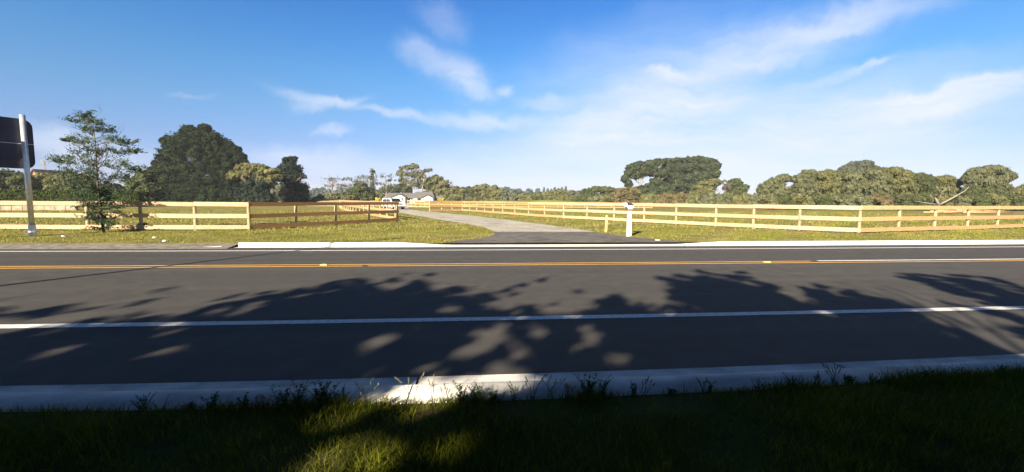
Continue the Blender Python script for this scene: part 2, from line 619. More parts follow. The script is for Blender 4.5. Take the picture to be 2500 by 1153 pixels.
LEAF = {
    'dark': leaf_mat('leaf_dark', (0.038, 0.054, 0.03), (0.062, 0.078, 0.042), (0.10, 0.114, 0.062), .3),
    'macro': leaf_mat('leaf_macrocarpa', (0.017, 0.028, 0.013), (0.027, 0.041, 0.019), (0.045, 0.060, 0.028), .2),
    'mid': leaf_mat('leaf_mid', (0.055, 0.07, 0.03), (0.092, 0.11, 0.047), (0.14, 0.15, 0.068), .35),
    'olive': leaf_mat('leaf_olive', (0.10, 0.108, 0.042), (0.165, 0.168, 0.072), (0.24, 0.225, 0.105), .35),
    'brown': leaf_mat('leaf_brown', (0.11, 0.095, 0.045), (0.165, 0.14, 0.068), (0.23, 0.19, 0.10), .35),
    'willow': leaf_mat('leaf_willow', (0.095, 0.112, 0.058), (0.16, 0.172, 0.092), (0.245, 0.24, 0.14), .4),
    'twig': leaf_mat('leaf_twig', (0.10, 0.085, 0.06), (0.15, 0.125, 0.09), (0.20, 0.17, 0.125), .1),
    'grey': leaf_mat('leaf_greygreen', (0.09, 0.105, 0.07), (0.13, 0.148, 0.10), (0.19, 0.20, 0.145), .35),
    'sapling': leaf_mat('leaf_sapling', (0.05, 0.078, 0.05), (0.085, 0.122, 0.075), (0.14, 0.18, 0.115), .35),
    'lime': leaf_mat('leaf_lime', (0.22, 0.22, 0.03), (0.36, 0.34, 0.05), (0.48, 0.44, 0.09), .25),
    'hedge': leaf_mat('leaf_hedge', (0.024, 0.038, 0.010), (0.040, 0.056, 0.014), (0.062, 0.078, 0.02), .15),
    'shade': leaf_mat('leaf_shade_tree', (0.02, 0.032, 0.012), (0.032, 0.046, 0.016), (0.05, 0.066, 0.024), .05),
    'spruce': leaf_mat('leaf_spruce', (0.016, 0.026, 0.020), (0.026, 0.038, 0.028), (0.044, 0.056, 0.04), .15),
    'far': leaf_mat('leaf_far_haze', (0.07, 0.095, 0.085), (0.09, 0.115, 0.10), (0.11, 0.135, 0.11), .1),  # distance haze put into the leaf colour as a blue green cast
}


# ------------------------------------------------------------------ foliage
def leaf_quads(P, nrm, size, aspect=1.6, direc=None, jit=0.6):
    """leaf shaped quads. P (n,3) centres, nrm (n,3) preferred normal, size (n,), direc preferred long axis"""
    n = len(P)
    nn = nrm + rng.normal(0, jit, (n, 3))
    nn /= np.linalg.norm(nn, axis=1, keepdims=True) + 1e-9
    if direc is None:
        t = rng.normal(0, 1, (n, 3))
    else:
        t = np.asarray(direc) + rng.normal(0, 0.35, (n, 3))
    t -= (t * nn).sum(1, keepdims=True) * nn
    t /= np.linalg.norm(t, axis=1, keepdims=True) + 1e-9
    b = np.cross(nn, t)
    s = np.asarray(size)[:, None]
    l = s * math.sqrt(aspect)
    w = s / math.sqrt(aspect)
    V = np.stack([P - t * l * .5, P + b * w * .5 - t * l * .08, P + t * l * .5, P - b * w * .5 - t * l * .08], 1).reshape(-1, 3)
    return V


def emit_leaves(name, V, tone, mat, parent, origin):
    n = len(V) // 4
    return np_mesh(name, V, np.full(n, 4), np.arange(4 * n), mat, parent, np.repeat(tone, 4), origin=origin)


def sph(n):
    v = rng.normal(0, 1, (n, 3))
    return v / np.linalg.norm(v, axis=1, keepdims=True)


def crown_points(lobes, cr_frac=0.3, per=60, core=0.25, airy=0.0, spray=0.0):
    """lobes: list (c(3), r(3)). Leaves gathered in clumps spread over each lobe. returns P, normal, clump tone"""
    Ps, Ns, Ts = [], [], []
    for c, r in lobes:
        r = np.asarray(r, float)
        rm = r.mean()
        crd = cr_frac * rm
        ncl = int(max(6, 3.2 * (r[0] * r[2] + r[0] * r[1] + r[1] * r[2]) / 3.0 / (crd * crd) * (1 - airy)))
        ncl = min(ncl, 420)
        d = sph(ncl)
        d[:, 2] = np.where(d[:, 2] < -0.5, -d[:, 2] * .6, d[:, 2])
        rad = rng.uniform(0.66, 0.93, ncl)[:, None]
        cc = c + d * r * rad
        k = rng.poisson(per, ncl) + 4
        idx = np.repeat(np.arange(ncl), k)
        o = sph(len(idx)) * (rng.uniform(0, 1, len(idx)) ** 0.45)[:, None]
        o[:, 2] = o[:, 2] * 0.8
        sc_ = crd * rng.uniform(0.55, 1.45, ncl)
        off = o * sc_[idx][:, None]
        if spray:
            ax = d * np.array([1, 1, .35]) + rng.normal(0, .2, d.shape) + np.array([0, 0, .12])
            ax /= np.linalg.norm(ax, axis=1, keepdims=True)
            al = (off * ax[idx]).sum(1, keepdims=True)
            off = off * (1 - .45 * spray) + ax[idx] * al * (1.6 * spray)
        p = cc[idx] + off
        nr = d[idx] * 0.7 + o * 0.9
        nr[:, 2] += 0.25
        Ps.append(p)
        Ns.append(nr)
        Ts.append(np.clip(rng.uniform(0.1, .9, ncl)[idx] * 0.65 + rng.uniform(0, 1, len(idx)) * 0.30, 0, 1))
        if core > 0:
            nc = int(len(idx) * core)
            q = sph(nc) * (rng.uniform(0, 1, nc) ** 0.33)[:, None] * r * 0.85
            Ps.append(c + q)
            Ns.append(sph(nc))
            Ts.append(rng.uniform(0, .6, nc))  # core leaves toned darker, inner crown shade put into the colour
    return np.concatenate(Ps), np.concatenate(Ns), np.concatenate(Ts)


def lobe_px(x, y, rx, ry, D, depth=1.0, dj=0.0):
    c = atd(x, y, D + dj)
    k = (D + dj) / F
    rr = max(rx, ry) * k * depth if depth > 0 else min(rx, ry) * k
    rr = min(rr, 1.3 * max(ry, .5 * rx) * k)
    return (c, (rx * k, rr, ry * k))


def limbs(mb, base, top, r0, n=6, spread=1.0, seed=0, depth=2, lean=0.0, up=0.55):
    """tapered trunk from base to top with forking limbs"""
    rr = random.Random(seed)
    base = np.array(base, float)
    top = np.array(top, float)
    h = np.linalg.norm(top - base)
    pts = []
    for i in range(6):
        t = i / 5
        p = base + (top - base) * t + np.array([rr.uniform(-1, 1), rr.uniform(-1, 1), 0]) * h * 0.025 * (1 if 0 < i else 0)
        pts.append(p)
    mb.tube(pts, [r0 * (1 - .78 * i / 5) * (1.25 if i == 0 else 1) for i in range(6)], 7)

    def grow(p, d, l, r, lev):
        q = [p]
        dd = d.copy()
        for i in range(3):
            dd = dd + np.array([rr.uniform(-.25, .25), rr.uniform(-.25, .25), rr.uniform(-.05, .22)])
            dd /= np.linalg.norm(dd)
            q.append(q[-1] + dd * l / 3)
        mb.tube(q, [r, r * .8, r * .55, r * .28], 5 if lev else 6, cap=False)
        if lev < depth:
            for k in range(rr.choice((2, 3))):
                a = rr.uniform(0, 6.28)
                nd = dd + np.array([math.cos(a), math.sin(a), rr.uniform(-.1, .5)]) * .75
                nd /= np.linalg.norm(nd)
                grow(q[rr.choice((1, 2, 3))], nd, l * rr.uniform(.45, .7), r * .5, lev + 1)
    for i in range(n):
        t = rr.uniform(.3, .97)
        p = base + (top - base) * t
        a = 2 * math.pi * (i / n) + rr.uniform(-.4, .4)
        d = np.array([math.cos(a), math.sin(a), up * rr.uniform(.6, 1.4)])
        d /= np.linalg.norm(d)
        grow(p, d, h * spread * rr.uniform(.28, .5) * (1.15 - .5 * t), r0 * (1 - .7 * t) * .6, 0)


def make_tree(name, label, cat, D, lobes, leafm, px_base, leaf=0.5, per=40, cr_frac=.3, core=.25, airy=0.0,
              aspect=1.6, direc=None, jit=.6, trunk=True, trunk_top=None, bark='bark', nl=6, spread=.8, group=None,
              depthk=1.0, tr=None, sc_leafj=.4, fdepth=2, spray=0.0, skirt=None):
    """lobes in px (x, y, rx, ry[, depth offset m])"""
    base = atd(px_base, 500, D)
    base[2] = float(hland(base[0], base[1])) - 0.03
    root = empty(name, tuple(base))
    tag(root, label, cat, group)
    L_ = [lobe_px(q[0], q[1], q[2], q[3], D, depthk, q[4] if len(q) > 4 else 0.0) for q in lobes]
    if skirt is None:
        skirt = name in ('bush', 'scrub_bush', 'flax_clump', 'undergrowth_bush', 'field_tree', 'willow_tree', 'oak_tree', 'fir_tree', 'garden_hedge', 'garden_shrub', 'macrocarpa_tree', 'tree')
    if skirt:
        zmid = np.median([c[2] for c, r in L_])
        low = [(c, r) for c, r in L_ if c[2] <= zmid + .01 and c[2] - r[2] > base[2] - .5 * r[2]]
        for c, r in low:
            zc = max(base[2] + .1, (c[2] - r[2] * .3 + base[2]) / 2)
            L_.append((np.array([c[0], c[1] - .3, zc]), np.array([r[0] * 1.02, r[1] * .9, max(zc - base[2], .5) + .25 * r[2]])))
    zmax = max(c[2] + r[2] for c, r in L_)
    if trunk:
        if trunk_top is None:
            cm = sum(c for c, r in L_) / len(L_)
            tp = np.array([cm[0], cm[1], min(base[2] + (zmax - base[2]) * .72, zmax)])
        else:
            tp = atd(trunk_top[0], trunk_top[1], D)
        mb = MB()
        rt = tr if tr else max(.12, .035 * (zmax - base[2]))
        limbs(mb, (0, 0, -0.1), tp - base, rt, nl, spread, seed=int(px_base) + 3, depth=fdepth)
        mb.build('trunk', MAT[bark], root, smooth=True)
    P, Nn, T = crown_points(L_, cr_frac, per, core, airy, spray)
    lim = P[:, 2] > base[2] + 0.02
    P, Nn, T = P[lim], Nn[lim], T[lim]
    sz = leaf * rng.uniform(1 - sc_leafj, 1 + sc_leafj, len(P))
    V = leaf_quads(P, Nn, sz, aspect, direc, jit)
    emit_leaves('crown', V, T, LEAF[leafm], root, base)
    return root


def in_poly(px, py, poly):
    inside = np.zeros(px.shape, bool)
    n = len(poly)
    j = n - 1
    for i in range(n):
        xi, yi = poly[i]
        xj, yj = poly[j]
        c = ((yi > py) != (yj > py)) & (px < (xj - xi) * (py - yi) / (yj - yi + 1e-9) + xi)
        inside ^= c
        j = i
    return inside


# ------------------------------------------------------------------ ground and road (setting)
def curve_y(x, y0, q):
    ax = np.abs(x)
    return y0 + np.where(ax < 18, q * x * x, q * 324 + 2 * q * 18 * (ax - 18))


XS = np.unique(np.concatenate([np.linspace(-400, -40, 19), np.linspace(-40, 40, 81), np.linspace(40, 400, 19)]))


def strip(name, y0, q0, y1, q1, z0, z1, mat, xs=None, kind='structure', parent=None, noise=0.0):
    xs = XS if xs is None else xs
    a = curve_y(xs, y0, q0)
    b = curve_y(xs, y1, q1)
    if noise:
        b = b + noise * np.sin(xs * 3.1) * np.cos(xs * 1.3)
    V = np.concatenate([np.stack([xs, a, np.full_like(xs, z0)], 1), np.stack([xs, b, np.full_like(xs, z1)], 1)])
    n = len(xs)
    loops = []
    for i in range(n - 1):
        loops += [i, i + 1, n + i + 1, n + i]
    o = np_mesh(name, V, np.full(n - 1, 4), loops, mat, parent)
    if kind and parent is None:
        tag(o, kind=kind)
    return o


def grid_sheet(name, xs, ys, zf, mat, smooth=True):
    X, Y = np.meshgrid(xs, ys)
    Z = zf(X, Y)
    V = np.stack([X, Y, Z], -1).reshape(-1, 3)
    nx, ny = len(xs), len(ys)
    i = np.arange(ny - 1)[:, None] * nx + np.arange(nx - 1)[None]
    i = i.ravel()
    loops = np.stack([i, i + 1, i + nx + 1, i + nx], 1).ravel()
    o = np_mesh(name, V, np.full(len(i), 4), loops, mat, None, smooth=smooth)
    return o


NK = (3.93, .0040)      # near kerb, road side edge
NB = (3.20, .0080)      # near kerb, back edge
FK = (14.97, .0007)     # far kerb front edge
g = MB()
g.quad((-1200, -300, -0.06), (1200, -300, -0.06), (1200, 1200, -0.06), (-1200, 1200, -0.06))
tag(g.build('ground', MAT['far_ground']), kind='structure')
tag(strip('road', NK[0] - .02, NK[1], FK[0] + .1, FK[1], 0, 0, MAT['asphalt']), kind='structure')

# land beyond the road
xs = np.unique(np.concatenate([np.linspace(-1190, -60, 26), np.linspace(-60, 60, 161), np.linspace(60, 1190, 26)]))
us = np.unique(np.concatenate([np.linspace(0, 8, 25), np.linspace(8, 50, 71), np.linspace(50, 160, 40), np.linspace(160, 900, 25)]))
X, U = np.meshgrid(xs, us)
fy = curve_y(X, FK[0] + .42, FK[1])
Yg = fy + U
Zg = hland(X, Yg)
Zg = np.where(U < .3, .085, Zg)
V = np.stack([X, Yg, Zg], -1).reshape(-1, 3)
nx, ny = len(xs), len(us)
i = (np.arange(ny - 1)[:, None] * nx + np.arange(nx - 1)[None]).ravel()
o = np_mesh('paddock', V, np.full(len(i), 4), np.stack([i, i + 1, i + nx + 1, i + nx], 1).ravel(), MAT['verge'], smooth=True)
tag(o, kind='structure')
# gravel shoulder, left of the far kerb
xsl = np.linspace(-60, -8.05, 60)
strip('road_shoulder', FK[0] - .35, FK[1], FK[0] + .46, FK[1], .004, .094, MAT['shoulder'], xs=xsl, noise=.05)

# near verge
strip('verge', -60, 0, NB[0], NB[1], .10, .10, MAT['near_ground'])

# road markings
def line(name, y0, w, q, x0, x1, mat, par):
    xs_ = np.linspace(x0, x1, max(2, int((x1 - x0) / 1.0) + 1))
    return strip(name, y0 - w / 2, q, y0 + w / 2, q, .004, .004, mat, xs=xs_, parent=par, kind=None)


mk = empty('road_markings')
tag(mk, kind='structure')
line('edge_line', 5.86, .175, .0012, -70, 70, MAT['line_white'], mk)
line('edge_line', 14.06, .13, .0007, -70, 70, MAT['line_white'], mk)
line('centre_line', 10.76, .10, .0005, -70, -2.75, MAT['line_yellow'], mk)
line('centre_line', 10.76, .10, .0005, -2.62, 70, MAT['line_yellow'], mk)
line('centre_line', 11.03, .10, .0005, -70, 9.3, MAT['line_yellow'], mk)
line('centre_line', 11.08, .13, .0005, 9.55, 70, MAT['line_white'], mk)


# kerbs
def kerb_profile(name, prof, xs, mat, parent, qs):
    """prof: list (offset y, z, q)"""
    V = []
    for (oy, z) in prof:
        V.append(np.stack([xs, curve_y(xs, oy, qs), np.full_like(xs, z) if np.isscalar(z) else z], 1))
    m_ = len(prof)
    n = len(xs)
    V = np.concatenate(V)
    loops, fn = [], []
    for j in range(m_ - 1):
        for i in range(n - 1):
            loops += [j * n + i, j * n + i + 1, (j + 1) * n + i + 1, (j + 1) * n + i]
            fn.append(4)
    for e in (0, n - 1):
        loops += [j * n + e for j in range(m_)]
        fn.append(m_)
    return np_mesh(name, V, fn, loops, mat, parent)


nk = empty('kerb', (0, 3.7, 0))
tag(nk, 'grey concrete kerb and channel beside the weeds on the near side of the road', 'kerb')
joints = [-60, -45, -32, -22.0, -17.6, -13.2, -9.0, -4.95, -.52, 3.65, 8.1, 12.6, 17, 22, 32, 45, 60]
for a, b in zip(joints[:-1], joints[1:]):
    xx = np.linspace(a + .006, b - .006, 9)
    V = []
    prof = [(3.93, .0040, .006), (3.80, .0043, .000), (3.70, .0049, .018), (3.58, .0058, .085), (3.53, .0062, .098), (3.21, .0080, .108), (3.205, .0080, .02)]
    V = np.concatenate([np.stack([xx, curve_y(xx, y, q), np.full_like(xx, z)], 1) for y, q, z in prof])
    n = 9
    loops, fn = [], []
    for j in range(len(prof) - 1):
        for i in range(n - 1):
            loops += [j * n + i, j * n + i + 1, (j + 1) * n + i + 1, (j + 1) * n + i]
            fn.append(4)
    for e in (0, n - 1):
        loops += [j * n + e for j in range(len(prof))]
        fn.append(len(prof))
    o = np_mesh('kerb_segment', V - np.array([0, 3.7, 0]), fn, loops, MAT['concrete'], nk)


def far_kerb(label, x0, x1, t0, t1, low=False, group=None):
    """t0, t1: full height at start / end (1) or dropped (0)"""
    root = empty('kerb', ((x0 + x1) / 2, 15.0, 0))
    tag(root, label, 'kerb')
    n = 40
    xx = np.linspace(x0, x1, n)
    hh = np.full(n, .04 if low else .135)
    def ease(k):
        return .04 + (.135 - .04) * k
    if not low:
        if t0 == 0:
            hh = np.minimum(hh, ease(np.clip((xx - x0) / 1.6, 0, 1)))
        if t1 == 0:
            hh = np.minimum(hh, ease(np.clip((x1 - xx) / 1.6, 0, 1)))
    prof = [(FK[0], np.full(n, .004)), (FK[0] + .2, np.full(n, .002)), (FK[0] + .24, hh * .75), (FK[0] + .28, hh), (FK[0] + .44, hh + .006), (FK[0] + .445, hh * 0)]
    V = np.concatenate([np.stack([xx, curve_y(xx, y, FK[1]), z], 1) for y, z in prof])
    loops, fn = [], []
    for j in range(len(prof) - 1):
        for i in range(n - 1):
            loops += [j * n + i, j * n + i + 1, (j + 1) * n + i + 1, (j + 1) * n + i]
            fn.append(4)
    for e in (0, n - 1):
        loops += [j * n + e for j in range(len(prof))]
        fn.append(len(prof))
    np_mesh('kerb_stone', V - np.array([(x0 + x1) / 2, 15.0, 0]), fn, loops, MAT['kerb_white'], root)


far_kerb('white painted kerb on the far side, left of the driveway crossing', -8.0, -1.0, 1, 0)
far_kerb('thin dropped white kerb across the driveway mouth', -.99, 7.7, 0, 0, low=True)
far_kerb('long white painted kerb on the far side, right of the driveway crossing', 7.71, 70, 0, 1)
kb = MB()
kb.hexa([(-9.3, 14.93, .004), (-8.35, 14.95, .004), (-8.35, 15.12, .004), (-9.1, 15.10, .004), (-9.25, 14.95, .03), (-8.38, 14.98, .05), (-8.38, 15.1, .05), (-9.1, 15.08, .03)])
o = kb.build('kerb_end_block', MAT['kerb_white'])
tag(o, 'short white broken kerb end lying left of the far kerb', 'kerb')

# driveway apron and gravel drive
def sheet_between(name, left, right, mat, dz, n_across=10, n_sub=8, noise=0.0):
    L_ = np.array(left, float)
    R_ = np.array(right, float)
    t = np.linspace(0, len(L_) - 1, (len(L_) - 1) * n_sub + 1)
    idx = np.arange(len(L_))
    lx, ly = np.interp(t, idx, L_[:, 0]), np.interp(t, idx, L_[:, 1])
    rx_, ry_ = np.interp(t, idx, R_[:, 0]), np.interp(t, idx, R_[:, 1])
    if noise:
        lx = lx + noise * (np.sin(ly * 3.3) + np.sin(ly * 7.1 + 1)) / 2
        rx_ = rx_ + noise * (np.sin(ry_ * 2.9 + 2) + np.sin(ry_ * 6.7)) / 2
    s = np.linspace(0, 1, n_across)
    X = lx[:, None] * (1 - s) + rx_[:, None] * s
    Y = ly[:, None] * (1 - s) + ry_[:, None] * s
    Z = hland(X, Y) + dz(X, Y)
    V = np.stack([X, Y, Z], -1).reshape(-1, 3)
    nx, ny = n_across, len(t)
    i = (np.arange(ny - 1)[:, None] * nx + np.arange(nx - 1)[None]).ravel()
    o = np_mesh(name, V, np.full(len(i), 4), np.stack([i, i + 1, i + nx + 1, i + nx], 1).ravel(), mat, smooth=True)
    tag(o, kind='structure')
    return o


fk = lambda x: float(curve_y(np.array(x), FK[0] + .43, FK[1]))
sheet_between('driveway_apron', [(-1.2, fk(-1.2)), (-.45, 16.4), (.35, 17.4), (.85, 18.6), (.95, 20.53)],
              [(8.6, fk(8.6)), (7.5, 16.3), (6.6, 17.7), (6.1, 19.1), (5.9, 20.53)], MAT['apron'], lambda x, y: .014 + 0 * x, noise=.04)
DL = [(.95, 20.55), (.55, 23.5), (-.45, 27.2), (-1.9, 31), (-3.6, 35.8), (-5.3, 40.5), (-7.2, 46), (-9.4, 52), (-11.9, 60), (-14.3, 70), (-17.3, 85), (-20, 110), (-22, 150)]
DR = [(5.9, 20.55), (4.9, 25), (3.6, 29.5), (2.6, 33), (.9, 38), (-.9, 43), (-3.2, 48.5), (-5.9, 54.5), (-8.4, 61.5), (-10.5, 71), (-13.2, 86), (-15, 112), (-17, 152)]
sheet_between('gravel_driveway', DL, DR, MAT['gravel'], lambda x, y: .012 + 0 * x + np.clip((y - 60) / 40, 0, 1) * .03, n_across=8, n_sub=6, noise=.07)

def in_soil(x, y):
    u = (x - 17.2) / 3.2
    v = (y - (20.75 - .62 * (x - 17.2))) / .62
    return u * u + v * v + .35 * np.sin(x * 3.7) * np.cos(y * 4.3) + .2 * np.sin(x * 9.1 + y * 5) < .8


sx_, sy_ = np.meshgrid(np.linspace(13, 21.5, 90), np.linspace(17.5, 24, 70))
ok_ = in_soil(sx_, sy_)
nx_ = 90
ii = (np.arange(69)[:, None] * nx_ + np.arange(89)[None])
okc = (ok_[:-1, :-1] & ok_[1:, 1:] & ok_[1:, :-1] & ok_[:-1, 1:])
ii = ii[okc]
o = np_mesh('bare_soil', np.stack([sx_, sy_, hland(sx_, sy_) + .012], -1).reshape(-1, 3), np.full(len(ii), 4), np.stack([ii, ii + 1, ii + nx_ + 1, ii + nx_], 1).ravel(),
            noise_mat('bare_soil', (.19, .135, .085), (.30, .22, .14), 3.0, .95, .7, 30, 9, spec=.05), smooth=True)
tag(o, kind='structure')

# ------------------------------------------------------------------ fences
def fence(label, posts, rail_mats, front, name='rail_fence', heights=(1.26, .70, .16), bh=.2, span=2, rpost=.075, post_h=1.33, skip0=False, end_extra=0.0):
    """posts: list of (x, y). front: unit-ish vector telling on which side the rails sit"""
    base = (posts[0][0], posts[0][1], float(hland(*posts[0])))
    root = empty(name, base)
    tag(root, label, 'fence')
    fr = np.array(front, float)
    fr /= np.linalg.norm(fr)
    rr = random.Random(len(posts) * 13 + int(posts[0][0] * 7))
    B_ = np.array(base)
    for k, (x, y) in enumerate(posts):
        if skip0 and k == 0:
            continue
        z = float(hland(x, y))
        m_ = MB()
        h = post_h + rr.uniform(-.05, .02)
        lx, ly = rr.uniform(-.015, .015), rr.uniform(-.015, .015)
        m_.tube([np.array([x, y, z - .2]) - B_, np.array([x + lx, y + ly, z + h]) - B_], [rpost * rr.uniform(.9, 1.1), rpost * .95], 10)
        m_.build('post', MAT['post'], root, smooth=False)
    n = len(posts)
    for r_i, hz in enumerate(heights):
        k = 0
        st = (r_i % span)
        segs = []
        while k < n - 1:
            e = min(n - 1, k + (st if (k == 0 and st) else span))
            segs.append((k, e))
            k = e
        for (a, b) in segs:
            pts = []
            for kk in range(a, b + 1):
                x, y = posts[kk]
                pts.append(np.array([x, y, float(hland(x, y)) + hz + rr.uniform(-.008, .008)]))
            m_ = MB()
            # straight board following its posts
            for p, q in zip(pts[:-1], pts[1:]):
                d = (q - p)[:2]
                d = d / np.linalg.norm(d)
                off = np.array([d[1], -d[0]])
                if off @ fr[:2] < 0:
                    off = -off
                o3 = np.array([off[0], off[1], 0]) * (rpost + .024)
                gp = np.array([d[0], d[1], 0]) * .004
                ea = np.array([d[0], d[1], 0]) * .07 if p is pts[0] and a == 0 else -gp if p is pts[0] else 0 * gp
                eb = np.array([d[0], d[1], 0]) * .07 if q is pts[-1] and b == n - 1 else -gp if q is pts[-1] else 0 * gp
                m_.beam(p + o3 - ea - B_, q + o3 + eb - B_, .045, bh * rr.uniform(.97, 1.0))
            mt = rail_mats[(r_i * 7 + a) % len(rail_mats)] if not callable(rail_mats) else rail_mats(posts[a], r_i)
            m_.build('rail', MAT[mt], root)
    return root


lf = [(-32.6, 21.9), (-30.2, 21.9), (-27.7, 21.85), (-25.3, 21.8), (-22.9, 21.8), (-20.4, 21.75), (-18.0, 21.72), (-15.66, 21.7), (-13.27, 21.75), (-10.92, 21.92)]
fence('pale new post and rail fence behind the road sign and young tree', lf, ['timber'], (0, -1))
lw = [(-10.92, 21.92), (-9.55, 24.0), (-8.15, 26.15), (-6.75, 28.3), (-5.35, 30.45)]
fence('shaded brown rail fence wing leading from the verge to the driveway', lw, ['timber_b'], (1, -.4), skip0=True)
ld = [(-5.55, 31.9), (-6.8, 35.3)]
p0, p1 = np.array([-5.75, 32.0]), np.array([-26.5, 88.0])
nn_ = 25
ldp = [tuple(p0 + (p1 - p0) * k / nn_ + np.array([-1.0, .35]) * 1.6 * math.sin(math.pi * k / nn_)) for k in range(nn_ + 1)]
fence('long orange rail fence running back along the left side of the driveway', ldp, ['timber_o', 'timber'], (-1, -.5))
rmain = [(18.89, 19.61), (17.1, 21.3), (15.75, 23.1), (14.65, 25.0), (13.1, 27.0), (11.75, 29.0), (10.35, 31.2), (8.85, 33.3), (7.45, 35.6), (6.25, 38.0), (5.1, 40.4), (4.05, 43.0),
         (3.0, 45.6), (2.1, 48.2), (1.2, 50.9), (.3, 53.6), (-.6, 56.0), (-1.6, 57.6), (-2.9, 56.9), (-4.2, 56.0), (-5.6, 54.9)]
fence('long pale rail fence following the right side of the driveway from the corner post', rmain, lambda p, r: 'timber' if p[1] < 38 and not (r == 2 and p[1] > 33) else 'timber_o', (-1, -1))
rw = [(18.89, 19.61), (21.75, 20.3), (24.7, 21.1), (27.8, 22.0), (30.9, 22.9), (34.0, 23.8), (37.2, 24.7), (40.4, 25.6)]
fence('orange rail fence wing angling right from the corner post along the verge', rw, ['timber_o'], (0, -1), skip0=True)
bfp = [(-8.2 - 4.6 * k / 5, 80.0 + 4.6 * k / 5) for k in range(6)]
fence('small orange rail fence in front of the white house beyond the vehicle', bfp, ['timber_o', 'timber'], (-1, -.4))
cross = [(-12.3 + 2.6 * k, 86.0 - .25 * k) for k in range(19)]
fence('distant rust coloured rail fence crossing the paddock behind the long pale fence', cross, ['timber_b'], (0, -1), bh=.16, heights=(1.0, .6, .2), post_h=1.05)

# stacked rails lying in the right hand paddock
pile = empty('timber_pile', (*at(2300, 522), .1))
tag(pile, 'low pile of orange cut logs and rails lying in the right paddock behind the fence', 'timber pile')
o_ = np.array(pile.location)
for k in range(7):
    a = at(2255 + 16 * k, 521 - (k % 3), .1)
    b = at(2330 + 24 * k, 520.5 - (k % 2), .1)
    m_ = MB()
    m_.tube([np.array([a[0], a[1], .25 + .1 * (k % 3)]) - o_, np.array([b[0], b[1], .22 + .12 * (k % 2)]) - o_], .11, 7)
    m_.build('log', MAT['timber_o'], pile, smooth=True)

# ------------------------------------------------------------------ letterbox on its post
mx_, my_ = at(1535, 577)
mzb = float(hland(mx_, my_))
mail = empty('letterbox', (mx_, my_, mzb), math.radians(-4))
tag(mail, 'white letterbox on a tapered white post beside the driveway mouth', 'letterbox')
m_ = MB()
m_.hexa([(-.098, -.085, -.15), (.098, -.085, -.15), (.098, .085, -.15), (-.098, .085, -.15),
         (-.078, -.07, 1.09), (.078, -.07, 1.09), (.078, .07, 1.09), (-.078, .07, 1.09)])
m_.build('post', MAT['white_paint'], mail, bevel=.012)
m_ = MB()
m_.hexa([(-.06, -.05, 1.09), (.06, -.05, 1.09), (.06, .05, 1.09), (-.06, .05, 1.09), (-.14, -.13, 1.19), (.14, -.13, 1.19), (.14, .2, 1.19), (-.14, .2, 1.19)])
m_.build('bracket', MAT['timber'], mail, bevel=.006)
oct_ = [(-.145, 1.335), (-.145, 1.27), (-.075, 1.195), (.075, 1.195), (.145, 1.27), (.145, 1.335), (.09, 1.385), (-.09, 1.385)]
m_ = MB()
n = len(oct_)
m_.v = [(x, -.16, z) for x, z in oct_] + [(x, .26, z) for x, z in oct_]
m_.f = [tuple(range(n)), tuple(range(2 * n - 1, n - 1, -1))] + [(i, i + n, (i + 1) % n + n, (i + 1) % n) for i in range(n)]
m_.build('box_body', MAT['white_paint'], mail, bevel=.006)
m_ = MB()
fp = [(-.125, 1.325), (-.125, 1.275), (-.065, 1.21), (.065, 1.21), (.125, 1.275), (.125, 1.325)]
m_.v = [(x, -.172, z) for x, z in fp] + [(x, -.161, z) for x, z in fp]
n = len(fp)
m_.f = [tuple(range(n)), tuple(range(2 * n - 1, n - 1, -1))] + [(i, i + n, (i + 1) % n + n, (i + 1) % n) for i in range(n)]
plate = m_.build('number_plate', MAT['white_paint'], mail)
tcu = bpy.data.curves.new('number', 'FONT')
tcu.body = 'BLLR'
tcu.size = .085
tcu.extrude = .002
tcu.align_x = 'CENTER'
tcu.align_y = 'CENTER'
to = bpy.data.objects.new('number', tcu)
COL.objects.link(to)
dg = bpy.context.evaluated_depsgraph_get()
me = bpy.data.meshes.new_from_object(to.evaluated_get(dg))
bpy.data.objects.remove(to)
me.transform(Matrix.Translation((0, -.1755, 1.268)) @ Matrix.Rotation(math.pi / 2, 4, 'X'))
me.materials.clear()
link_mesh('lettering', me, MAT['dark_trim'], plate)
m_ = MB()
m_.hexa([(-.17, -.19, 1.345), (.17, -.19, 1.345), (.17, .28, 1.345), (-.17, .28, 1.345), (-.17, -.19, 1.36), (.17, -.19, 1.36), (.17, .28, 1.36), (-.17, .28, 1.36)])
m_.v += [(-.15, -.18, 1.361), (.15, -.18, 1.361), (0, -.18, 1.47), (-.15, .27, 1.361), (.15, .27, 1.361), (0, .27, 1.47)]
k = 8
m_.f += [(k, k + 1, k + 2), (k + 3, k + 5, k + 4), (k, k + 2, k + 5, k + 3), (k + 1, k + 4, k + 5, k + 2)]
m_.build('roof', MAT['dark_trim'], mail)
m_ = MB()   # newspaper barrel on the left
pts = []
nb = 12
for j, yy in enumerate((-.14, .26)):
    for i in range(nb):
        a = 2 * math.pi * i / nb
        m_.v.append((-.205 + .078 * math.cos(a), yy, 1.35 + .085 * math.sin(a) + .02))
m_.f = [tuple(range(nb))[::-1], tuple(range(nb, 2 * nb))] + [(i, (i + 1) % nb, (i + 1) % nb + nb, i + nb) for i in range(nb)]
m_.build('paper_tube', MAT['white_paint'], mail, smooth=False)
m_ = MB()
m_.box(-.04, -.015, -.092, -.075, .99, 1.04)
m_.build('latch', MAT['dark_trim'], mail)

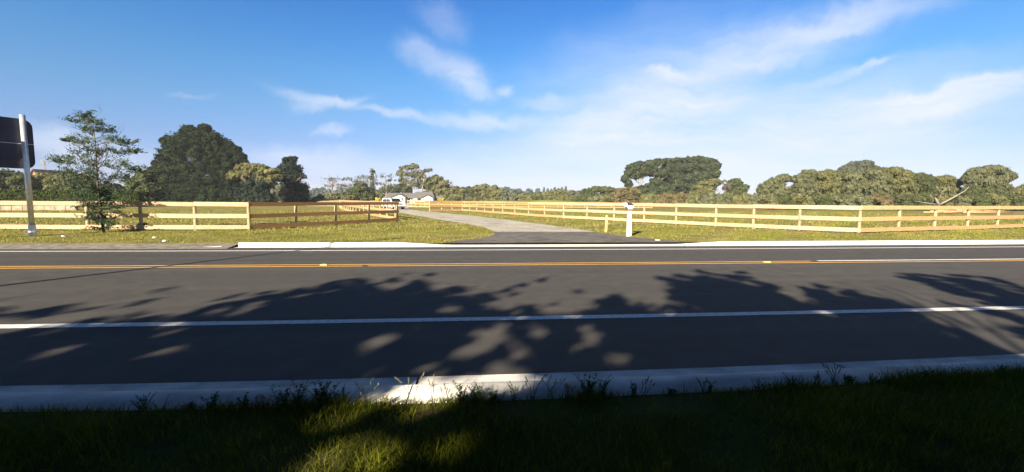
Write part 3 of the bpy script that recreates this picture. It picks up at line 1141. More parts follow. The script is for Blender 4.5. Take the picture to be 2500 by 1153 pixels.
sx, sy = at(1479, 567)
m_ = MB()
m_.hexa([(-.055, -.03, -.2), (.055, -.03, -.2), (.055, .03, -.2), (-.055, .03, -.2), (-.045, -.025, .78), (.045, -.025, .78), (.045, .025, .78), (-.045, .025, .78)])
m_.hexa([(-.045, -.025, .781), (.045, -.025, .781), (.045, .025, .781), (-.045, .025, .781), (-.02, -.012, .83), (.02, -.012, .83), (.02, .012, .83), (-.02, .012, .83)])
o = m_.build('marker_stake', MAT['stake'])
o.location = (sx, sy, float(hland(sx, sy)))
o.rotation_euler = (0, math.radians(1.5), 0)
tag(o, 'short yellow timber stake in the grass just left of the letterbox', 'stake')

# litter
lx_, ly_ = at(1605, 587)
m_ = MB()
m_.hexa([(-.13, -.05, 0), (.11, -.06, 0), (.13, .05, 0), (-.10, .06, 0), (-.08, -.03, .02), (.05, -.04, .035), (.07, .03, .02), (-.05, .04, .04)])
o = m_.build('litter', MAT['white_paint'])
o.location = (lx_, ly_, float(hland(lx_, ly_)) + .004)
tag(o, 'scrap of white litter lying at the edge of the asphalt apron', 'litter')
for k, (px, py, lab) in enumerate(((154, 579, 'small pale stone in the verge below the young tree'), (376, 582, 'small pale stone left of the two on the open verge'), (401, 590, 'small pale stone nearest the road on the verge'))):
    x, y = at(px, py)
    m_ = MB()
    pts = [np.array([math.cos(a) * .07, math.sin(a) * .05, 0.0]) for a in np.linspace(0, 6.28, 7)[:-1]]
    m_.v = [tuple(p) for p in pts] + [tuple(p * .75 + np.array([0, 0, .035])) for p in pts] + [(0, 0, .05)]
    m_.f = [(i, (i + 1) % 6, (i + 1) % 6 + 6, i + 6) for i in range(6)] + [(i + 6, (i + 1) % 6 + 6, 12) for i in range(6)]
    o = m_.build('stone', MAT['white_paint'])
    o.location = (x, y, float(hland(x, y)) + .02)
    tag(o, lab, 'stone')

# road studs
for px, py, lab, mt in ((790, 648.5, 'yellow road stud on the centre line near the left shadow', 'amber'), (1874, 641.5, 'yellow road stud on the centre line right of the driveway', 'amber')):
    x, y = at(px, py, 0)
    m_ = MB()
    m_.hexa([(-.09, -.05, 0), (.09, -.05, 0), (.09, .05, 0), (-.09, .05, 0), (-.06, -.035, .022), (.06, -.035, .022), (.06, .035, .022), (-.06, .035, .022)])
    o = m_.build('road_stud', MAT[mt])
    o.location = (x, y + .03, .008)
    tag(o, lab, 'road stud')

# ------------------------------------------------------------------ road sign seen from behind
bx, by = at(80, 577)
zb = float(hland(bx, by))
sg = empty('road_sign', (bx, by, zb))
tag(sg, 'large road sign seen from its dark back on a galvanised pole', 'road sign')
m_ = MB()
m_.tube([(0, 0, .12), (0, 0, 4.70)], .085, 14)
m_.build('pole', MAT['galv'], sg, smooth=True)
m_ = MB()
m_.tube([(0, 0, -.2), (0, 0, .45)], .115, 12)
m_.build('pole_sleeve', MAT['galv'], sg, smooth=False)
m_ = MB()
m_.tube([(0, 0, .16), (0, 0, .22)], .22, 12)
m_.build('base_flange', MAT['galv'], sg)
# two stacked rounded panels, turned away so their backs recede to the right
W0, W1, Z0, Z1 = -2.6, .30, 2.64, 4.56
yaw = math.radians(61)
def rrect(x0, x1, z0, z1, r, corners=(1, 1, 1, 1), n=6):
    P = []
    for q, (cx, cz, a0) in enumerate(((x1 - r, z1 - r, 0), (x0 + r, z1 - r, 90), (x0 + r, z0 + r, 180), (x1 - r, z0 + r, 270))):
        if corners[q]:
            for k in range(n + 1):
                a = math.radians(a0 + 90 * k / n)
                P.append((cx + r * math.cos(a), cz + r * math.sin(a)))
        else:
            P.append((x1 if q in (0, 3) else x0, z1 if q < 2 else z0))
    return P
def slab(P, y0, y1):
    m = MB()
    n = len(P)
    m.v = [(x, y0, z) for x, z in P] + [(x, y1, z) for x, z in P]
    m.f = [tuple(range(n))[::-1], tuple(range(n, 2 * n))] + [(i, (i + 1) % n, (i + 1) % n + n, i + n) for i in range(n)]
    return m
turn = Matrix.Rotation(yaw, 4, 'Z')
def tp(o):
    o.matrix_local = turn
    return o
tp(slab(rrect(W0, W1, Z0, 3.595, .30, (0, 0, 1, 1)), .14, .17).build('sign_panel', MAT['sign_back'], sg))
tp(slab(rrect(W0, W1, 3.605, Z1, .30, (1, 1, 0, 0)), .14, .17).build('sign_panel', MAT['sign_back'], sg))
for zz in (3.0, 4.2):
    m_ = MB()
    m_.box(-2.5, .24, .10, .139, zz - .025, zz + .025)
    tp(m_.build('stiffener', MAT['sign_back'], sg))
m_ = MB()
m_.box(-2.4, .29, .13, .139, 3.59, 3.61)
tp(m_.build('seam_strip', MAT['galv'], sg))
m_ = MB()
m_.tube([(-2.2, 0.0, -.2), (-2.2, 0, 4.65)], .085, 12)
tp(m_.build('pole', MAT['galv'], sg, smooth=True))

# ------------------------------------------------------------------ vehicle on the driveway
def build_vehicle():
    px_, py_ = at(966, 511.5)
    root = empty('parked_car', (px_ - .5, py_ + .9, float(hland(px_, py_)) + .02), math.radians(36))
    root.scale = (.94, .94, .90)
    tag(root, 'white four wheel drive parked on the gravel driveway before the white house', 'car')
    # local: length along -y is front (front at y=-2.4), width x
    W = .95
    prof = [(-2.42, .45), (-2.44, .85), (-2.30, 1.08), (-1.25, 1.18), (-.55, 1.80), (-.3, 1.85), (1.9, 1.86), (2.3, 1.72), (2.42, 1.0), (2.42, .45)]
    m = MB()
    n = len(prof)
    def wz(z):
        return W - max(0, z - 1.15) * .2
    m.v = [(-wz(z), y, z) for y, z in prof] + [(wz(z), y, z) for y, z in prof]
    m.f = [tuple(range(n)), tuple(range(2 * n - 1, n - 1, -1))] + [(i, i + n, (i + 1) % n + n, (i + 1) % n) for i in range(n)]
    body = m.build('body', MAT['car_white'], root, bevel=.05)
    # windscreen
    m = MB()
    m.quad((-.78, -1.20, 1.23), (.78, -1.20, 1.23), (.70, -.60, 1.78), (-.70, -.60, 1.78))
    o = m.build('windscreen', MAT['glass'], root)
    o.location = (0, -.035, .025)
    for sgn in (-1, 1):
        m = MB()
        f = lambda y, z: (sgn * (wz(z) + .012), y, z)
        a = [f(-.95, 1.24), f(-.42, 1.24), f(-.42, 1.70), f(-.55, 1.70)]
        b = [f(-.36, 1.24), f(.62, 1.24), f(.62, 1.70), f(-.36, 1.70)]
        c = [f(.70, 1.24), f(2.0, 1.28), f(1.9, 1.68), f(.70, 1.70)]
        for P in (a, b, c):
            m.poly(P if sgn > 0 else P[::-1])
        m.build('side_window', MAT['glass'], root)
        for yy in (-1.55, 1.5):
            m = MB()
            m.tube([(sgn * .72, yy, .38), (sgn * .97, yy, .38)], .38, 20)
            wl = m.build('wheel', MAT['rubber'], root)
            m = MB()
            m.tube([(sgn * .971, yy, .38), (sgn * .985, yy, .38)], .23, 14)
            m.build('rim', MAT['galv'], wl)
        m = MB()
        m.box(sgn * .62 - .18, sgn * .62 + .18, -2.455, -2.42, .82, .97)
        m.build('headlight', MAT['lens'], root)
        m = MB()
        m.box(sgn * 1.0 - .09, sgn * 1.0 + .09, -1.0, -.9, 1.2, 1.36)
        m.build('mirror', MAT['dark_trim'], root)
    m = MB()
    m.box(-.42, .42, -2.46, -2.425, .78, .98)
    m.build('grille', MAT['dark_trim'], root)
    m = MB()
    m.box(-.9, .9, -2.5, -2.43, .5, .7)
    m.build('bumper', MAT['car_white'], root, bevel=.02)
    m = MB()
    m.box(-.85, .85, -2.44, -2.2, .28, .5)
    m.build('lower_bumper', MAT['dark_trim'], root)
    m = MB()
    m.box(-.26, .26, -2.515, -2.502, .53, .64)
    m.build('number_plate', MAT['white_paint'], root)
    return root
build_vehicle()

# ------------------------------------------------------------------ white house far down the drive
HD = 185.0
def hx(px):
    return (px - 990) * HD / F
def hz(py):
    return (486.9 - py) * HD / F + EYE
hc = atd(990, 495, HD)
hr = empty('house', (hc[0], hc[1], .12), -YAW)
tag(hr, 'single storey white house with a grey roof at the end of the driveway', 'house')
def P3(px, y, py):
    return (hx(px), y, hz(py) - .12)
gz = -.2
# main wall block
m_ = MB()
m_.box(hx(934), hx(1056), 3.0, 11, gz, hz(484))
m_.build('wall', MAT['wall_white'], hr)
# main roof
def roof(name, x0, x1, y0, y1, ze, zr, hip0, hip1, th=.0, over=.5):
    m = MB()
    ym = (y0 + y1) / 2
    A = [(x0 - over, y0 - over, ze), (x1 + over, y0 - over, ze), (x1 + over, y1 + over, ze), (x0 - over, y1 + over, ze)]
    R = [(x0 + hip0, ym, zr), (x1 - hip1, ym, zr)]
    m.v = A + R + [(x, y, z - .15) for x, y, z in A]
    m.f = [(0, 1, 5, 4), (1, 2, 5), (2, 3, 4, 5), (3, 0, 4), (6, 7, 1, 0), (7, 8, 2, 1), (8, 9, 3, 2), (9, 6, 0, 3), (9, 8, 7, 6)]
    return m.build(name, MAT['roof'], hr)
roof('roof', hx(934), hx(1012), 3, 11, hz(483), hz(472), .8, 2.5)
roof('roof', hx(990), hx(1056), 2.4, 12.6, hz(484.3), hz(468.6), 3.2, 1.4)
def gable_wing(xa, xb, xp, ye, yp, y0, y1):
    m = MB()
    zt, ztp = hz(ye), hz(yp)
    m.v = [(xa, y0, gz), (xb, y0, gz), (xb, y0, zt), (xp, y0, ztp), (xa, y0, zt), (xa, y1, gz), (xb, y1, gz), (xb, y1, zt), (xp, y1, ztp), (xa, y1, zt)]
    m.f = [(0, 1, 2, 3, 4), (9, 8, 7, 6, 5), (0, 5, 6, 1), (1, 6, 7, 2), (5, 0, 4, 9)]
    w = m.build('wall', MAT['wall_white'], hr)
    m = MB()
    t = .28
    for (ax, az, bx2, bz) in ((xa - .5, zt - .2, xp, ztp), (xp, ztp, xb + .5, zt - .2)):
        m.hexa([(ax, y0 - .35, az + .02), (bx2, y0 - .35, bz + .02), (bx2, y1, bz + .02), (ax, y1, az + .02),
                (ax, y0 - .35, az + t), (bx2, y0 - .35, bz + t), (bx2, y1, bz + t), (ax, y1, az + t)])
    m.build('gable_roof', MAT['roof'], hr)
    m = MB()
    for (ax, az, bx2, bz) in ((xa - .55, zt - .25, xp, ztp - .03), (xp, ztp - .03, xb + .55, zt - .25)):
        m.hexa([(ax, y0 - .42, az), (bx2, y0 - .42, bz), (bx2, y0 - .352, bz), (ax, y0 - .352, az),
                (ax, y0 - .42, az + .38), (bx2, y0 - .42, bz + .38), (bx2, y0 - .352, bz + .38), (ax, y0 - .352, az + .38)])
    m.build('bargeboard', MAT['dark_trim'], hr)
gable_wing(hx(958), hx(988.5), hx(976), 483, 476.3, 0, 6)
gable_wing(hx(1030), hx(1056.5), hx(1044.5), 485, 478.0, .4, 6)
def window(px0, px1, py0, py1, y):
    m = MB()
    m.box(hx(px0), hx(px1), y - .06, y, hz(py1), hz(py0))
    f = m.build('window', MAT['dark_trim'], hr)
    m = MB()
    m.box(hx(px0) + .08, hx(px1) - .08, y - .075, y - .061, hz(py1) + .08, hz(py0) - .08)
    m.build('pane', MAT['glass'], f)
window(980.5, 983.8, 484, 492, 0)
window(1037, 1038.8, 486, 492, .4)
window(1041, 1043, 486, 492, .4)
window(991.5, 998, 484.5, 493, 3.0)
window(1000.5, 1004, 485, 493, 3.0)
window(1017, 1024, 485.5, 493, 3.0)
window(938, 951, 485, 491, 3.0)
m_ = MB()
m_.box(hx(1008.5), hx(1015.5), 2.2, 2.9, gz, hz(484.6))
m_.build('porch_entry', MAT['wall_white'], hr)
m_ = MB()
m_.box(hx(1010.5), hx(1013.5), 2.13, 2.19, gz, hz(487))
m_.build('door', MAT['dark_trim'], hr)
for px in (989.6, 1005.5, 1026.5):
    m_ = MB()
    m_.box(hx(px) - .1, hx(px) + .1, 2.3, 2.5, gz, hz(485))
    m_.build('porch_column', MAT['wall_white'], hr)
m_ = MB()
m_.box(hx(995), hx(996), 6.5, 7.2, hz(471), hz(467))
# garden shed behind the house, right
sc_ = atd(1071, 495, 190)
sh = empty('shed', (sc_[0], sc_[1], .12), -YAW)
tag(sh, 'small grey roofed outbuilding immediately right of the white house', 'shed')
k = 190 / F
m_ = MB()
m_.box(-9 * k, 10 * k, 0, 5, -.2, (486.5 - 487.5) * k + EYE)
m_.build('wall', MAT['dark_trim'], sh)
m_ = MB()
e = (486.5 - 488) * k + EYE
rz_ = (486.5 - 478.5) * k + EYE
m_.v = [(-9 * k, -.5, e), (11 * k, -.5, e), (11 * k, 5.5, e), (-9 * k, 5.5, e), (-12 * k, 2.5, rz_), (7.5 * k, 2.5, rz_)]
m_.f = [(0, 1, 5, 4), (1, 2, 5), (2, 3, 4, 5), (3, 0, 4), (3, 2, 1, 0)]
m_.build('roof', MAT['roof'], sh)

# yellow loader left of the house
lc = atd(922, 494, 120)
ld_ = empty('digger', (lc[0], lc[1], .12), -YAW)
tag(ld_, 'small yellow digger standing between the trees and the white house', 'digger')
k = 120 / F
m_ = MB()
m_.box(-4.5 * k, 5.5 * k, -.5, .9, .55, 1.0)
m_.build('body', MAT['yellow'], ld_, bevel=.04)
m_ = MB()
for xx in (-4.3 * k, -.2 * k):
    for yy in (-.4, .7):
        m_.box(xx, xx + .08, yy, yy + .08, 1.0, 1.75)
m_.box(-4.9 * k, .7 * k, -.5, .9, 1.75, 1.86)
m_.build('cab_frame', MAT['yellow'], ld_)
m_ = MB()
m_.beam((.5 * k, 0, 1.2), (5.5 * k, 0, 1.85), .14, .16)
m_.beam((5.4 * k, 0, 1.85), (8.0 * k, 0, .9), .12, .14)
m_.build('boom', MAT['yellow'], ld_)
m_ = MB()
for yy in (-.6, .7):
    m_.box(-5 * k, 5 * k, yy, yy + .25, .1, .5)
m_.build('track', MAT['rubber'], ld_, bevel=.08)

# barn and mast on the far left
bc = atd(88, 470, 150)
bn = empty('barn', (bc[0], bc[1], .1), -.2)
tag(bn, 'brown gabled barn peeping over the bushes behind the road sign', 'barn')
k = 150 / F
zt = EYE + (481 - 434) * k
zp = EYE + (481 - 416) * k
m_ = MB()
w_ = 13 * k
m_.v = [(-w_, 0, -.3), (w_, 0, -.3), (w_, 0, zt), (0, 0, zp), (-w_, 0, zt), (-w_, 9, -.3), (w_, 9, -.3), (w_, 9, zt), (0, 9, zp), (-w_, 9, zt)]
m_.f = [(0, 1, 2, 3, 4), (9, 8, 7, 6, 5), (1, 6, 7, 2), (5, 0, 4, 9)]
m_.build('wall', MAT['barn_wall'], bn)
m_ = MB()
for s_ in (-1, 1):
    m_.hexa([(0, -.5, zp + .02), (s_ * (w_ + .6), -.5, zt - .25), (s_ * (w_ + .6), 9.5, zt - .25), (0, 9.5, zp + .02),
             (0, -.5, zp + .25), (s_ * (w_ + .6), -.5, zt - .02), (s_ * (w_ + .6), 9.5, zt - .02), (0, 9.5, zp + .25)])
m_.build('roof', MAT['barn_roof'], bn)
mc = atd(114, 470, 170)
ms = empty('windmill', (mc[0], mc[1], .1))
tag(ms, 'thin grey farm windmill mast rising left of the young tree', 'windmill')
k = 170 / F
zt = EYE + (481 - 396) * k
m_ = MB()
for a in range(4):
    c_, s_ = math.cos(a * math.pi / 2 + .7), math.sin(a * math.pi / 2 + .7)
    m_.tube([(c_ * 1.1, s_ * 1.1, -.2), (c_ * .1, s_ * .1, zt)], .08, 5)
for j in range(1, 6):
    z_ = zt * j / 6
    r_ = 1.1 - 1.0 * j / 6
    q = [(r_ * math.cos(a * math.pi / 2 + .7), r_ * math.sin(a * math.pi / 2 + .7), z_) for a in range(5)]
    for a, b in zip(q[:-1], q[1:]):
        m_.tube([a, b], .04, 4)
m_.build('tower', MAT['post'], ms)
m_ = MB()
for a in range(10):
    t = a * 2 * math.pi / 10
    c_, s_ = math.cos(t), math.sin(t)
    m_.quad((c_ * .3, -.5, zt + s_ * .3), (c_ * .9 - s_ * .1, -.55, zt + s_ * .9 + c_ * .1), (c_ * .9 + s_ * .1, -.45, zt + s_ * .9 - c_ * .1), (c_ * .3, -.48, zt + s_ * .3))
m_.tube([(0, -.55, zt), (0, 1.0, zt)], .1, 6)
m_.build('rotor', MAT['post'], ms)

# low block wall at the left
m_root = empty('block_wall', (*at(95, 515), .08))
tag(m_root, 'low pale block wall seen through the fence under the dark hedge', 'wall')
o_ = np.array(m_root.location)
a = np.array(at(-250, 514)); b = np.array(at(190, 514))
nbk = 16
for kx in range(nbk):
    p = a + (b - a) * kx / nbk
    q = a + (b - a) * (kx + .97) / nbk
    mm = MB()
    mm.beam(np.array([p[0], p[1], .36]) - o_, np.array([q[0], q[1], .36]) - o_, .45, .52 + .03 * (kx % 3))
    mm.build('block', MAT['stone'], m_root, bevel=.03)

# pale bank behind the left paddock
def bank(name, x0, x1, D, hpx, mat, seed=0):
    """low mound whose crest follows hpx pixels above its base"""
    a = atd(x0, 500, D)
    b = atd(x1, 500, D)
    n, m2 = 60, 9
    P = []
    for i in range(n):
        t = i / (n - 1)
        c = a + (b - a) * t
        hgt = hpx * D / F * (math.sin(math.pi * t) ** .35) * (1 + .12 * math.sin(9 * t + seed) + .08 * math.sin(23 * t))
        for j in range(m2):
            s = j / (m2 - 1) * 2 - 1
            z = hgt * (1 - s * s) ** .8 * (1 + .06 * math.sin(17 * t + 5 * s))
            P.append((c[0] + s * 0, c[1] + s * 5.0, .02 + z))
    V = np.array(P)
    i = (np.arange(n - 1)[:, None] * m2 + np.arange(m2 - 1)[None]).ravel()
    o = np_mesh(name, V, np.full(len(i), 4), np.stack([i, i + m2, i + m2 + 1, i + 1], 1).ravel(), mat, smooth=True)
    tag(o, kind='structure')
bank('straw_bank', 765, 945, 95, 15, MAT['straw'])
bank('soil_bank', 1000, 1560, 120, 13, MAT['far_ground'], 2)


# ------------------------------------------------------------------ trees and shrubs beyond the road
T = make_tree
# young tree on the verge, in front of the left fence
T('young_tree', 'young feathery grey green tree in front of the left rail fence', 'tree', 18.9,
  [(212, 282, 14, 16), (232, 300, 26, 12), (190, 298, 24, 10), (215, 318, 30, 14), (260, 318, 22, 10), (235, 342, 46, 14), (195, 350, 34, 14),
   (285, 345, 26, 10), (318, 352, 26, 8), (165, 345, 16, 8), (240, 368, 62, 14), (185, 385, 48, 13), (150, 395, 26, 9), (300, 375, 36, 11), (330, 372, 14, 8),
   (240, 398, 74, 16), (180, 415, 42, 16), (305, 405, 40, 13), (250, 425, 72, 18), (330, 418, 20, 9), (205, 445, 52, 18), (300, 440, 22, 12), (240, 465, 40, 18),
   (225, 490, 36, 18), (262, 492, 26, 14), (245, 515, 36, 16), (240, 538, 40, 14), (255, 556, 30, 10), (225, 505, 24, 18), (268, 505, 22, 18), (232, 530, 26, 16), (265, 540, 24, 14), (240, 480, 40, 16), (215, 470, 30, 16), (285, 470, 28, 14), (240, 435, 44, 16), (235, 400, 40, 14), (230, 370, 30, 12)],
  'sapling', 248, leaf=.055, per=46, cr_frac=.46, core=.0, airy=.3, aspect=3.6, jit=1.3, trunk_top=(222, 290), tr=.055, nl=26, spread=.5, fdepth=2, spray=1.0)
T('small_shrub', 'low leafy shrub at the foot of the left fence beside the young tree', 'shrub', 20.6,
  [(345, 556, 16, 12), (375, 558, 22, 9), (310, 562, 20, 7)], 'mid', 350, leaf=.06, per=26, cr_frac=.4, core=.05, aspect=2.2, trunk=False)

HEDGE_D = 72
def hedge(name, label, x0, x1, ytop, D, width, leafm, leaf=.28, n=9000, ybase=None):
    a = atd(x0, 500, D)
    b = atd(x1, 500, D)
    zt = atd((x0 + x1) / 2, ytop, D)[2]
    base = np.array([(a[0] + b[0]) / 2, (a[1] + b[1]) / 2, float(hland((a[0] + b[0]) / 2, D))])
    root = empty(name, tuple(base))
    tag(root, label, 'hedge')
    m = MB()
    ud = (b - a) / np.linalg.norm(b - a) * .8
    A = np.array([a[0], a[1], 0]) + ud - base
    B = np.array([b[0], b[1], 0]) - ud - base
    A[2] = B[2] = 0
    zc = (zt - .25)
    m.beam((A[0], A[1], zc / 2 - base[2]), (B[0], B[1], zc / 2 - base[2]), width - .5, zc)
    m.build('inner_twigs', MAT['bark'], root)
    t = rng.uniform(0, 1, n)
    side = rng.uniform(0, 1, n)
    d = (b - a)[:2]
    Lh = np.linalg.norm(d)
    d = d / Lh
    nrm = np.array([d[1], -d[0]])
    P = np.zeros((n, 3))
    P[:, :2] = a[:2] + t[:, None] * (b - a)[:2]
    Nn = np.zeros((n, 3))
    f = side < .6
    P[f, :2] += nrm * width / 2
    P[f, 2] = rng.uniform(.05, zt, f.sum())
    Nn[f, :2] = nrm
    tp = ~f
    P[tp, :2] += nrm * rng.uniform(-.5, .5, tp.sum())[:, None] * width
    P[tp, 2] = zt + rng.normal(0, .03, tp.sum())
    Nn[tp, 2] = 1
    en = rng.uniform(0, 1, n) < .02
    ne = en.sum()
    P[en, :2] = b[:2] + nrm * rng.uniform(-.5, .5, ne)[:, None] * width
    P[en, 2] = rng.uniform(.05, zt, ne)
    Nn[en] = (b - a) / Lh
    P += rng.normal(0, .07, (n, 3))
    V = leaf_quads(P, Nn, leaf * rng.uniform(.6, 1.4, n), 1.5, None, .7)
    emit_leaves('foliage', V, rng.uniform(0, 1, n), LEAF[leafm], root, base)
    return root
hedge('hedge', 'long clipped dark green hedge behind the left rail fence', -260, 352, 468, HEDGE_D, 2.2, 'hedge', n=17000)
T('bush', 'olive brown bush under the road sign behind the hedge', 'bush', 88, [(18, 440, 42, 26), (60, 445, 25, 22), (-30, 438, 40, 28)], 'mid', 20, leaf=.5, per=30, nl=4)
T('bush', 'russet bush directly right of the barn behind the hedge', 'bush', 90, [(112, 442, 26, 22), (135, 448, 22, 20), (92, 452, 18, 16)], 'olive', 112, leaf=.45, per=30, nl=4)
T('bush', 'dark green rounded bush behind the young tree', 'bush', 86, [(165, 442, 30, 26), (200, 446, 34, 24), (150, 455, 20, 18)], 'mid', 175, leaf=.5, per=30, nl=4)
T('bush', 'deep green bush between the young tree and the great dark conifer', 'bush', 84, [(345, 450, 30, 26), (325, 470, 26, 18), (365, 470, 30, 24), (355, 430, 18, 14)], 'mid', 345, leaf=.5, per=34, nl=4)
T('bush', 'small dark tree at the right end of the clipped hedge', 'bush', 82, [(270, 465, 30, 20), (300, 478, 26, 14), (235, 470, 26, 18)], 'dark', 275, leaf=.5, per=30, nl=3)

# great macrocarpa
T('macrocarpa_tree', 'huge dark dome shaped conifer, tallest tree in the left paddock', 'tree', 112,
  [(482, 340, 50, 31), (440, 355, 34, 26), (522, 355, 36, 30), (418, 392, 30, 36), (480, 385, 58, 46), (545, 390, 34, 34), (440, 430, 52, 44), (505, 430, 60, 48), (563, 425, 30, 40),
   (408, 455, 34, 36), (460, 468, 60, 30), (530, 470, 50, 28), (392, 478, 26, 18), (385, 430, 18, 12), (375, 415, 12, 7), (585, 392, 12, 16), (592, 385, 7, 12), (578, 370, 8, 14), (598, 400, 7, 10), (560, 355, 9, 8), (402, 345, 9, 9), (380, 400, 8, 6), (500, 312, 14, 8), (462, 316, 16, 9)],
  'macro', 478, leaf=.42, per=52, cr_frac=.19, core=.3, aspect=3.4, jit=.75, nl=4, tr=1.0, spray=.7)
T('cedar_tree', 'flat layered brown green cedar right of the great dark conifer', 'tree', 98,
  [(578, 428, 24, 8), (600, 414, 28, 9), (630, 410, 26, 8), (655, 420, 28, 9), (672, 432, 18, 8), (612, 432, 22, 7), (650, 440, 30, 8), (625, 424, 34, 8), (590, 422, 30, 9), (610, 408, 30, 7), (570, 434, 16, 5)],
  'olive', 632, leaf=.5, per=34, cr_frac=.34, core=.15, aspect=1.8, trunk_top=(632, 420), nl=12, spread=.9, tr=.45, bark='bark_pale')
T('fir_tree', 'dark green fir with drooping tiers below the layered cedar', 'tree', 97,
  [(612, 452, 26, 8), (600, 466, 34, 9), (615, 480, 40, 9), (596, 488, 30, 6), (630, 466, 24, 9), (622, 442, 20, 8), (640, 452, 18, 8), (640, 480, 26, 10)],
  'spruce', 610, leaf=.5, per=40, cr_frac=.35, core=.2, aspect=2.2, nl=4)
T('fir_tree', 'mid height grey green fir filling the gap before the pointed conifer', 'tree', 99,
  [(662, 456, 24, 10), (668, 470, 26, 10), (662, 484, 30, 9), (684, 462, 14, 12)], 'grey', 662, leaf=.5, per=40, cr_frac=.35, core=.2, aspect=2.0, nl=4)
T('pine_tree', 'narrow dark pointed conifer with a ragged top in the left paddock', 'tree', 106,
  [(700, 390, 9, 5), (717, 388, 9, 4), (708, 398, 14, 6), (699, 408, 18, 6), (716, 410, 18, 6), (690, 418, 16, 4), (712, 420, 22, 7), (680, 426, 14, 4), (704, 430, 26, 8), (724, 432, 18, 8), (708, 442, 28, 8), (712, 454, 30, 9), (732, 458, 16, 7),
   (700, 466, 30, 9), (728, 468, 24, 8), (738, 478, 16, 7), (710, 478, 36, 9), (716, 490, 38, 8)],
  'spruce', 712, leaf=.42, per=40, cr_frac=.42, core=.5, aspect=4.0, nl=8, tr=.5, spray=1.0, jit=.9, skirt=True)

# middle distance, left of the house
def wood(name, label, spec, D, leafm, leaf, per=16, kind='stuff'):
    """far-off wood that reads as one mass: spec list of (x, y, rx, ry, dD)"""
    Ls = [lobe_px(q[0], q[1], q[2], q[3], D, 1.0, q[4] if len(q) > 4 else 0.0) for q in spec]
    P, Nn, Tn = crown_points(Ls, .3, per, .3, 0)
    P[:, 2] = np.maximum(P[:, 2], .1)
    V = leaf_quads(P, Nn, leaf * rng.uniform(.6, 1.4, len(P)), 1.4)
    n = len(P)
    o = np_mesh(name, V, np.full(n, 4), np.arange(4 * n), LEAF[leafm], None, np.repeat(Tn, 4))
    tag(o, label, 'trees', kind='stuff')
    return o
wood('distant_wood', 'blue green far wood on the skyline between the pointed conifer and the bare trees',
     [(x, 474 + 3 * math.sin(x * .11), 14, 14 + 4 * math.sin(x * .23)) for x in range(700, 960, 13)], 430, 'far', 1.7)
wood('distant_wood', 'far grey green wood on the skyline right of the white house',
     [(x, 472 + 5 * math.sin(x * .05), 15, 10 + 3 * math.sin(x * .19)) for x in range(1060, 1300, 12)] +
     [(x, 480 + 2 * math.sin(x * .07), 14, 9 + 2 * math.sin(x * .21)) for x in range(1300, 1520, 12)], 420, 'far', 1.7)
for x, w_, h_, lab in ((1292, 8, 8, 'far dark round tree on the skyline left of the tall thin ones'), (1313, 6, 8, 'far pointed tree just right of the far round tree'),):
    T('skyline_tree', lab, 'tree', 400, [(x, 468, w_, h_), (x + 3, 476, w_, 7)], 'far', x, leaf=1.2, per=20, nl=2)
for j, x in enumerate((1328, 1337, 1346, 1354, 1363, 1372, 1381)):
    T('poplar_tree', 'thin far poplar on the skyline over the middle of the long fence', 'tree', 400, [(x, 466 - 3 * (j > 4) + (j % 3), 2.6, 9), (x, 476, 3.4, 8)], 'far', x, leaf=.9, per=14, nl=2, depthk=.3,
      group='thin far poplars on the skyline')

def bare_tree(label, x, D, ytop, lobes, leafm='twig', leaf=.3, per=8, bark='bark_pale', nl=12, spread=.85, tr=.28, ttop=None, fdepth=3, cat='tree', airy=.3, name='bare_tree'):
    return T(name, label, cat, D, lobes, leafm, x, leaf=leaf, per=per, cr_frac=.4, core=0, airy=airy, aspect=2, trunk_top=ttop or (x, ytop + 14), nl=nl, spread=spread, tr=tr, bark=bark, fdepth=fdepth)
bare_tree('pale leafless tree furthest left of the skyline group', 811, 150, 424, [(800, 438, 22, 5), (822, 440, 24, 4), (808, 455, 20, 5), (830, 452, 12, 4)], nl=14)
bare_tree('sparse spreading tree between the leafless tree and the dark round bush', 852, 152, 432, [(846, 438, 16, 5), (868, 444, 22, 6), (850, 456, 16, 6)], 'grey', per=14)
bare_tree('wispy half bare tree behind the dark round bush', 890, 155, 425, [(884, 434, 22, 6), (898, 448, 22, 8), (876, 446, 14, 5)], 'grey', per=12, leaf=.35)
T('poplar_tree', 'slim upright poplar standing left of the white house', 'tree', 150, [(909, 422, 4.5, 10), (909, 440, 6, 16), (909, 460, 6, 16), (909, 476, 6, 10)], 'willow', 909, leaf=.4, per=22, core=.3, cr_frac=.5, nl=8, spread=.2)
bare_tree('flat topped sparse tree directly left of the white house', 943, 150, 424, [(940, 430, 24, 5), (956, 442, 14, 4), (928, 450, 16, 5), (958, 455, 14, 6), (936, 462, 12, 6)], 'grey', per=16)
T('bush', 'dark round bush left of the slim poplar', 'bush', 140, [(878, 470, 26, 20), (862, 478, 20, 16), (896, 480, 20, 14), (880, 456, 16, 10)], 'mid', 880, leaf=.6, per=34, nl=3)
T('bush', 'low brown green thicket left of the dark round bush', 'bush', 138, [(800, 484, 26, 11), (826, 482, 24, 12), (845, 486, 18, 9), (776, 488, 18, 7)], 'willow', 812, leaf=.55, per=30, nl=2, trunk=False)
T('bush', 'low scrub behind the digger and the left end of the white house', 'bush', 212, [(912, 480, 16, 12), (926, 476, 16, 12), (940, 472, 16, 12)], 'olive', 925, leaf=.55, per=30, nl=2)
T('tree', 'dark green round tree behind the left end of the house roof', 'tree', 205, [(948, 462, 16, 10), (960, 466, 10, 9), (936, 468, 12, 10)], 'mid', 950, leaf=.7, per=30, nl=3)

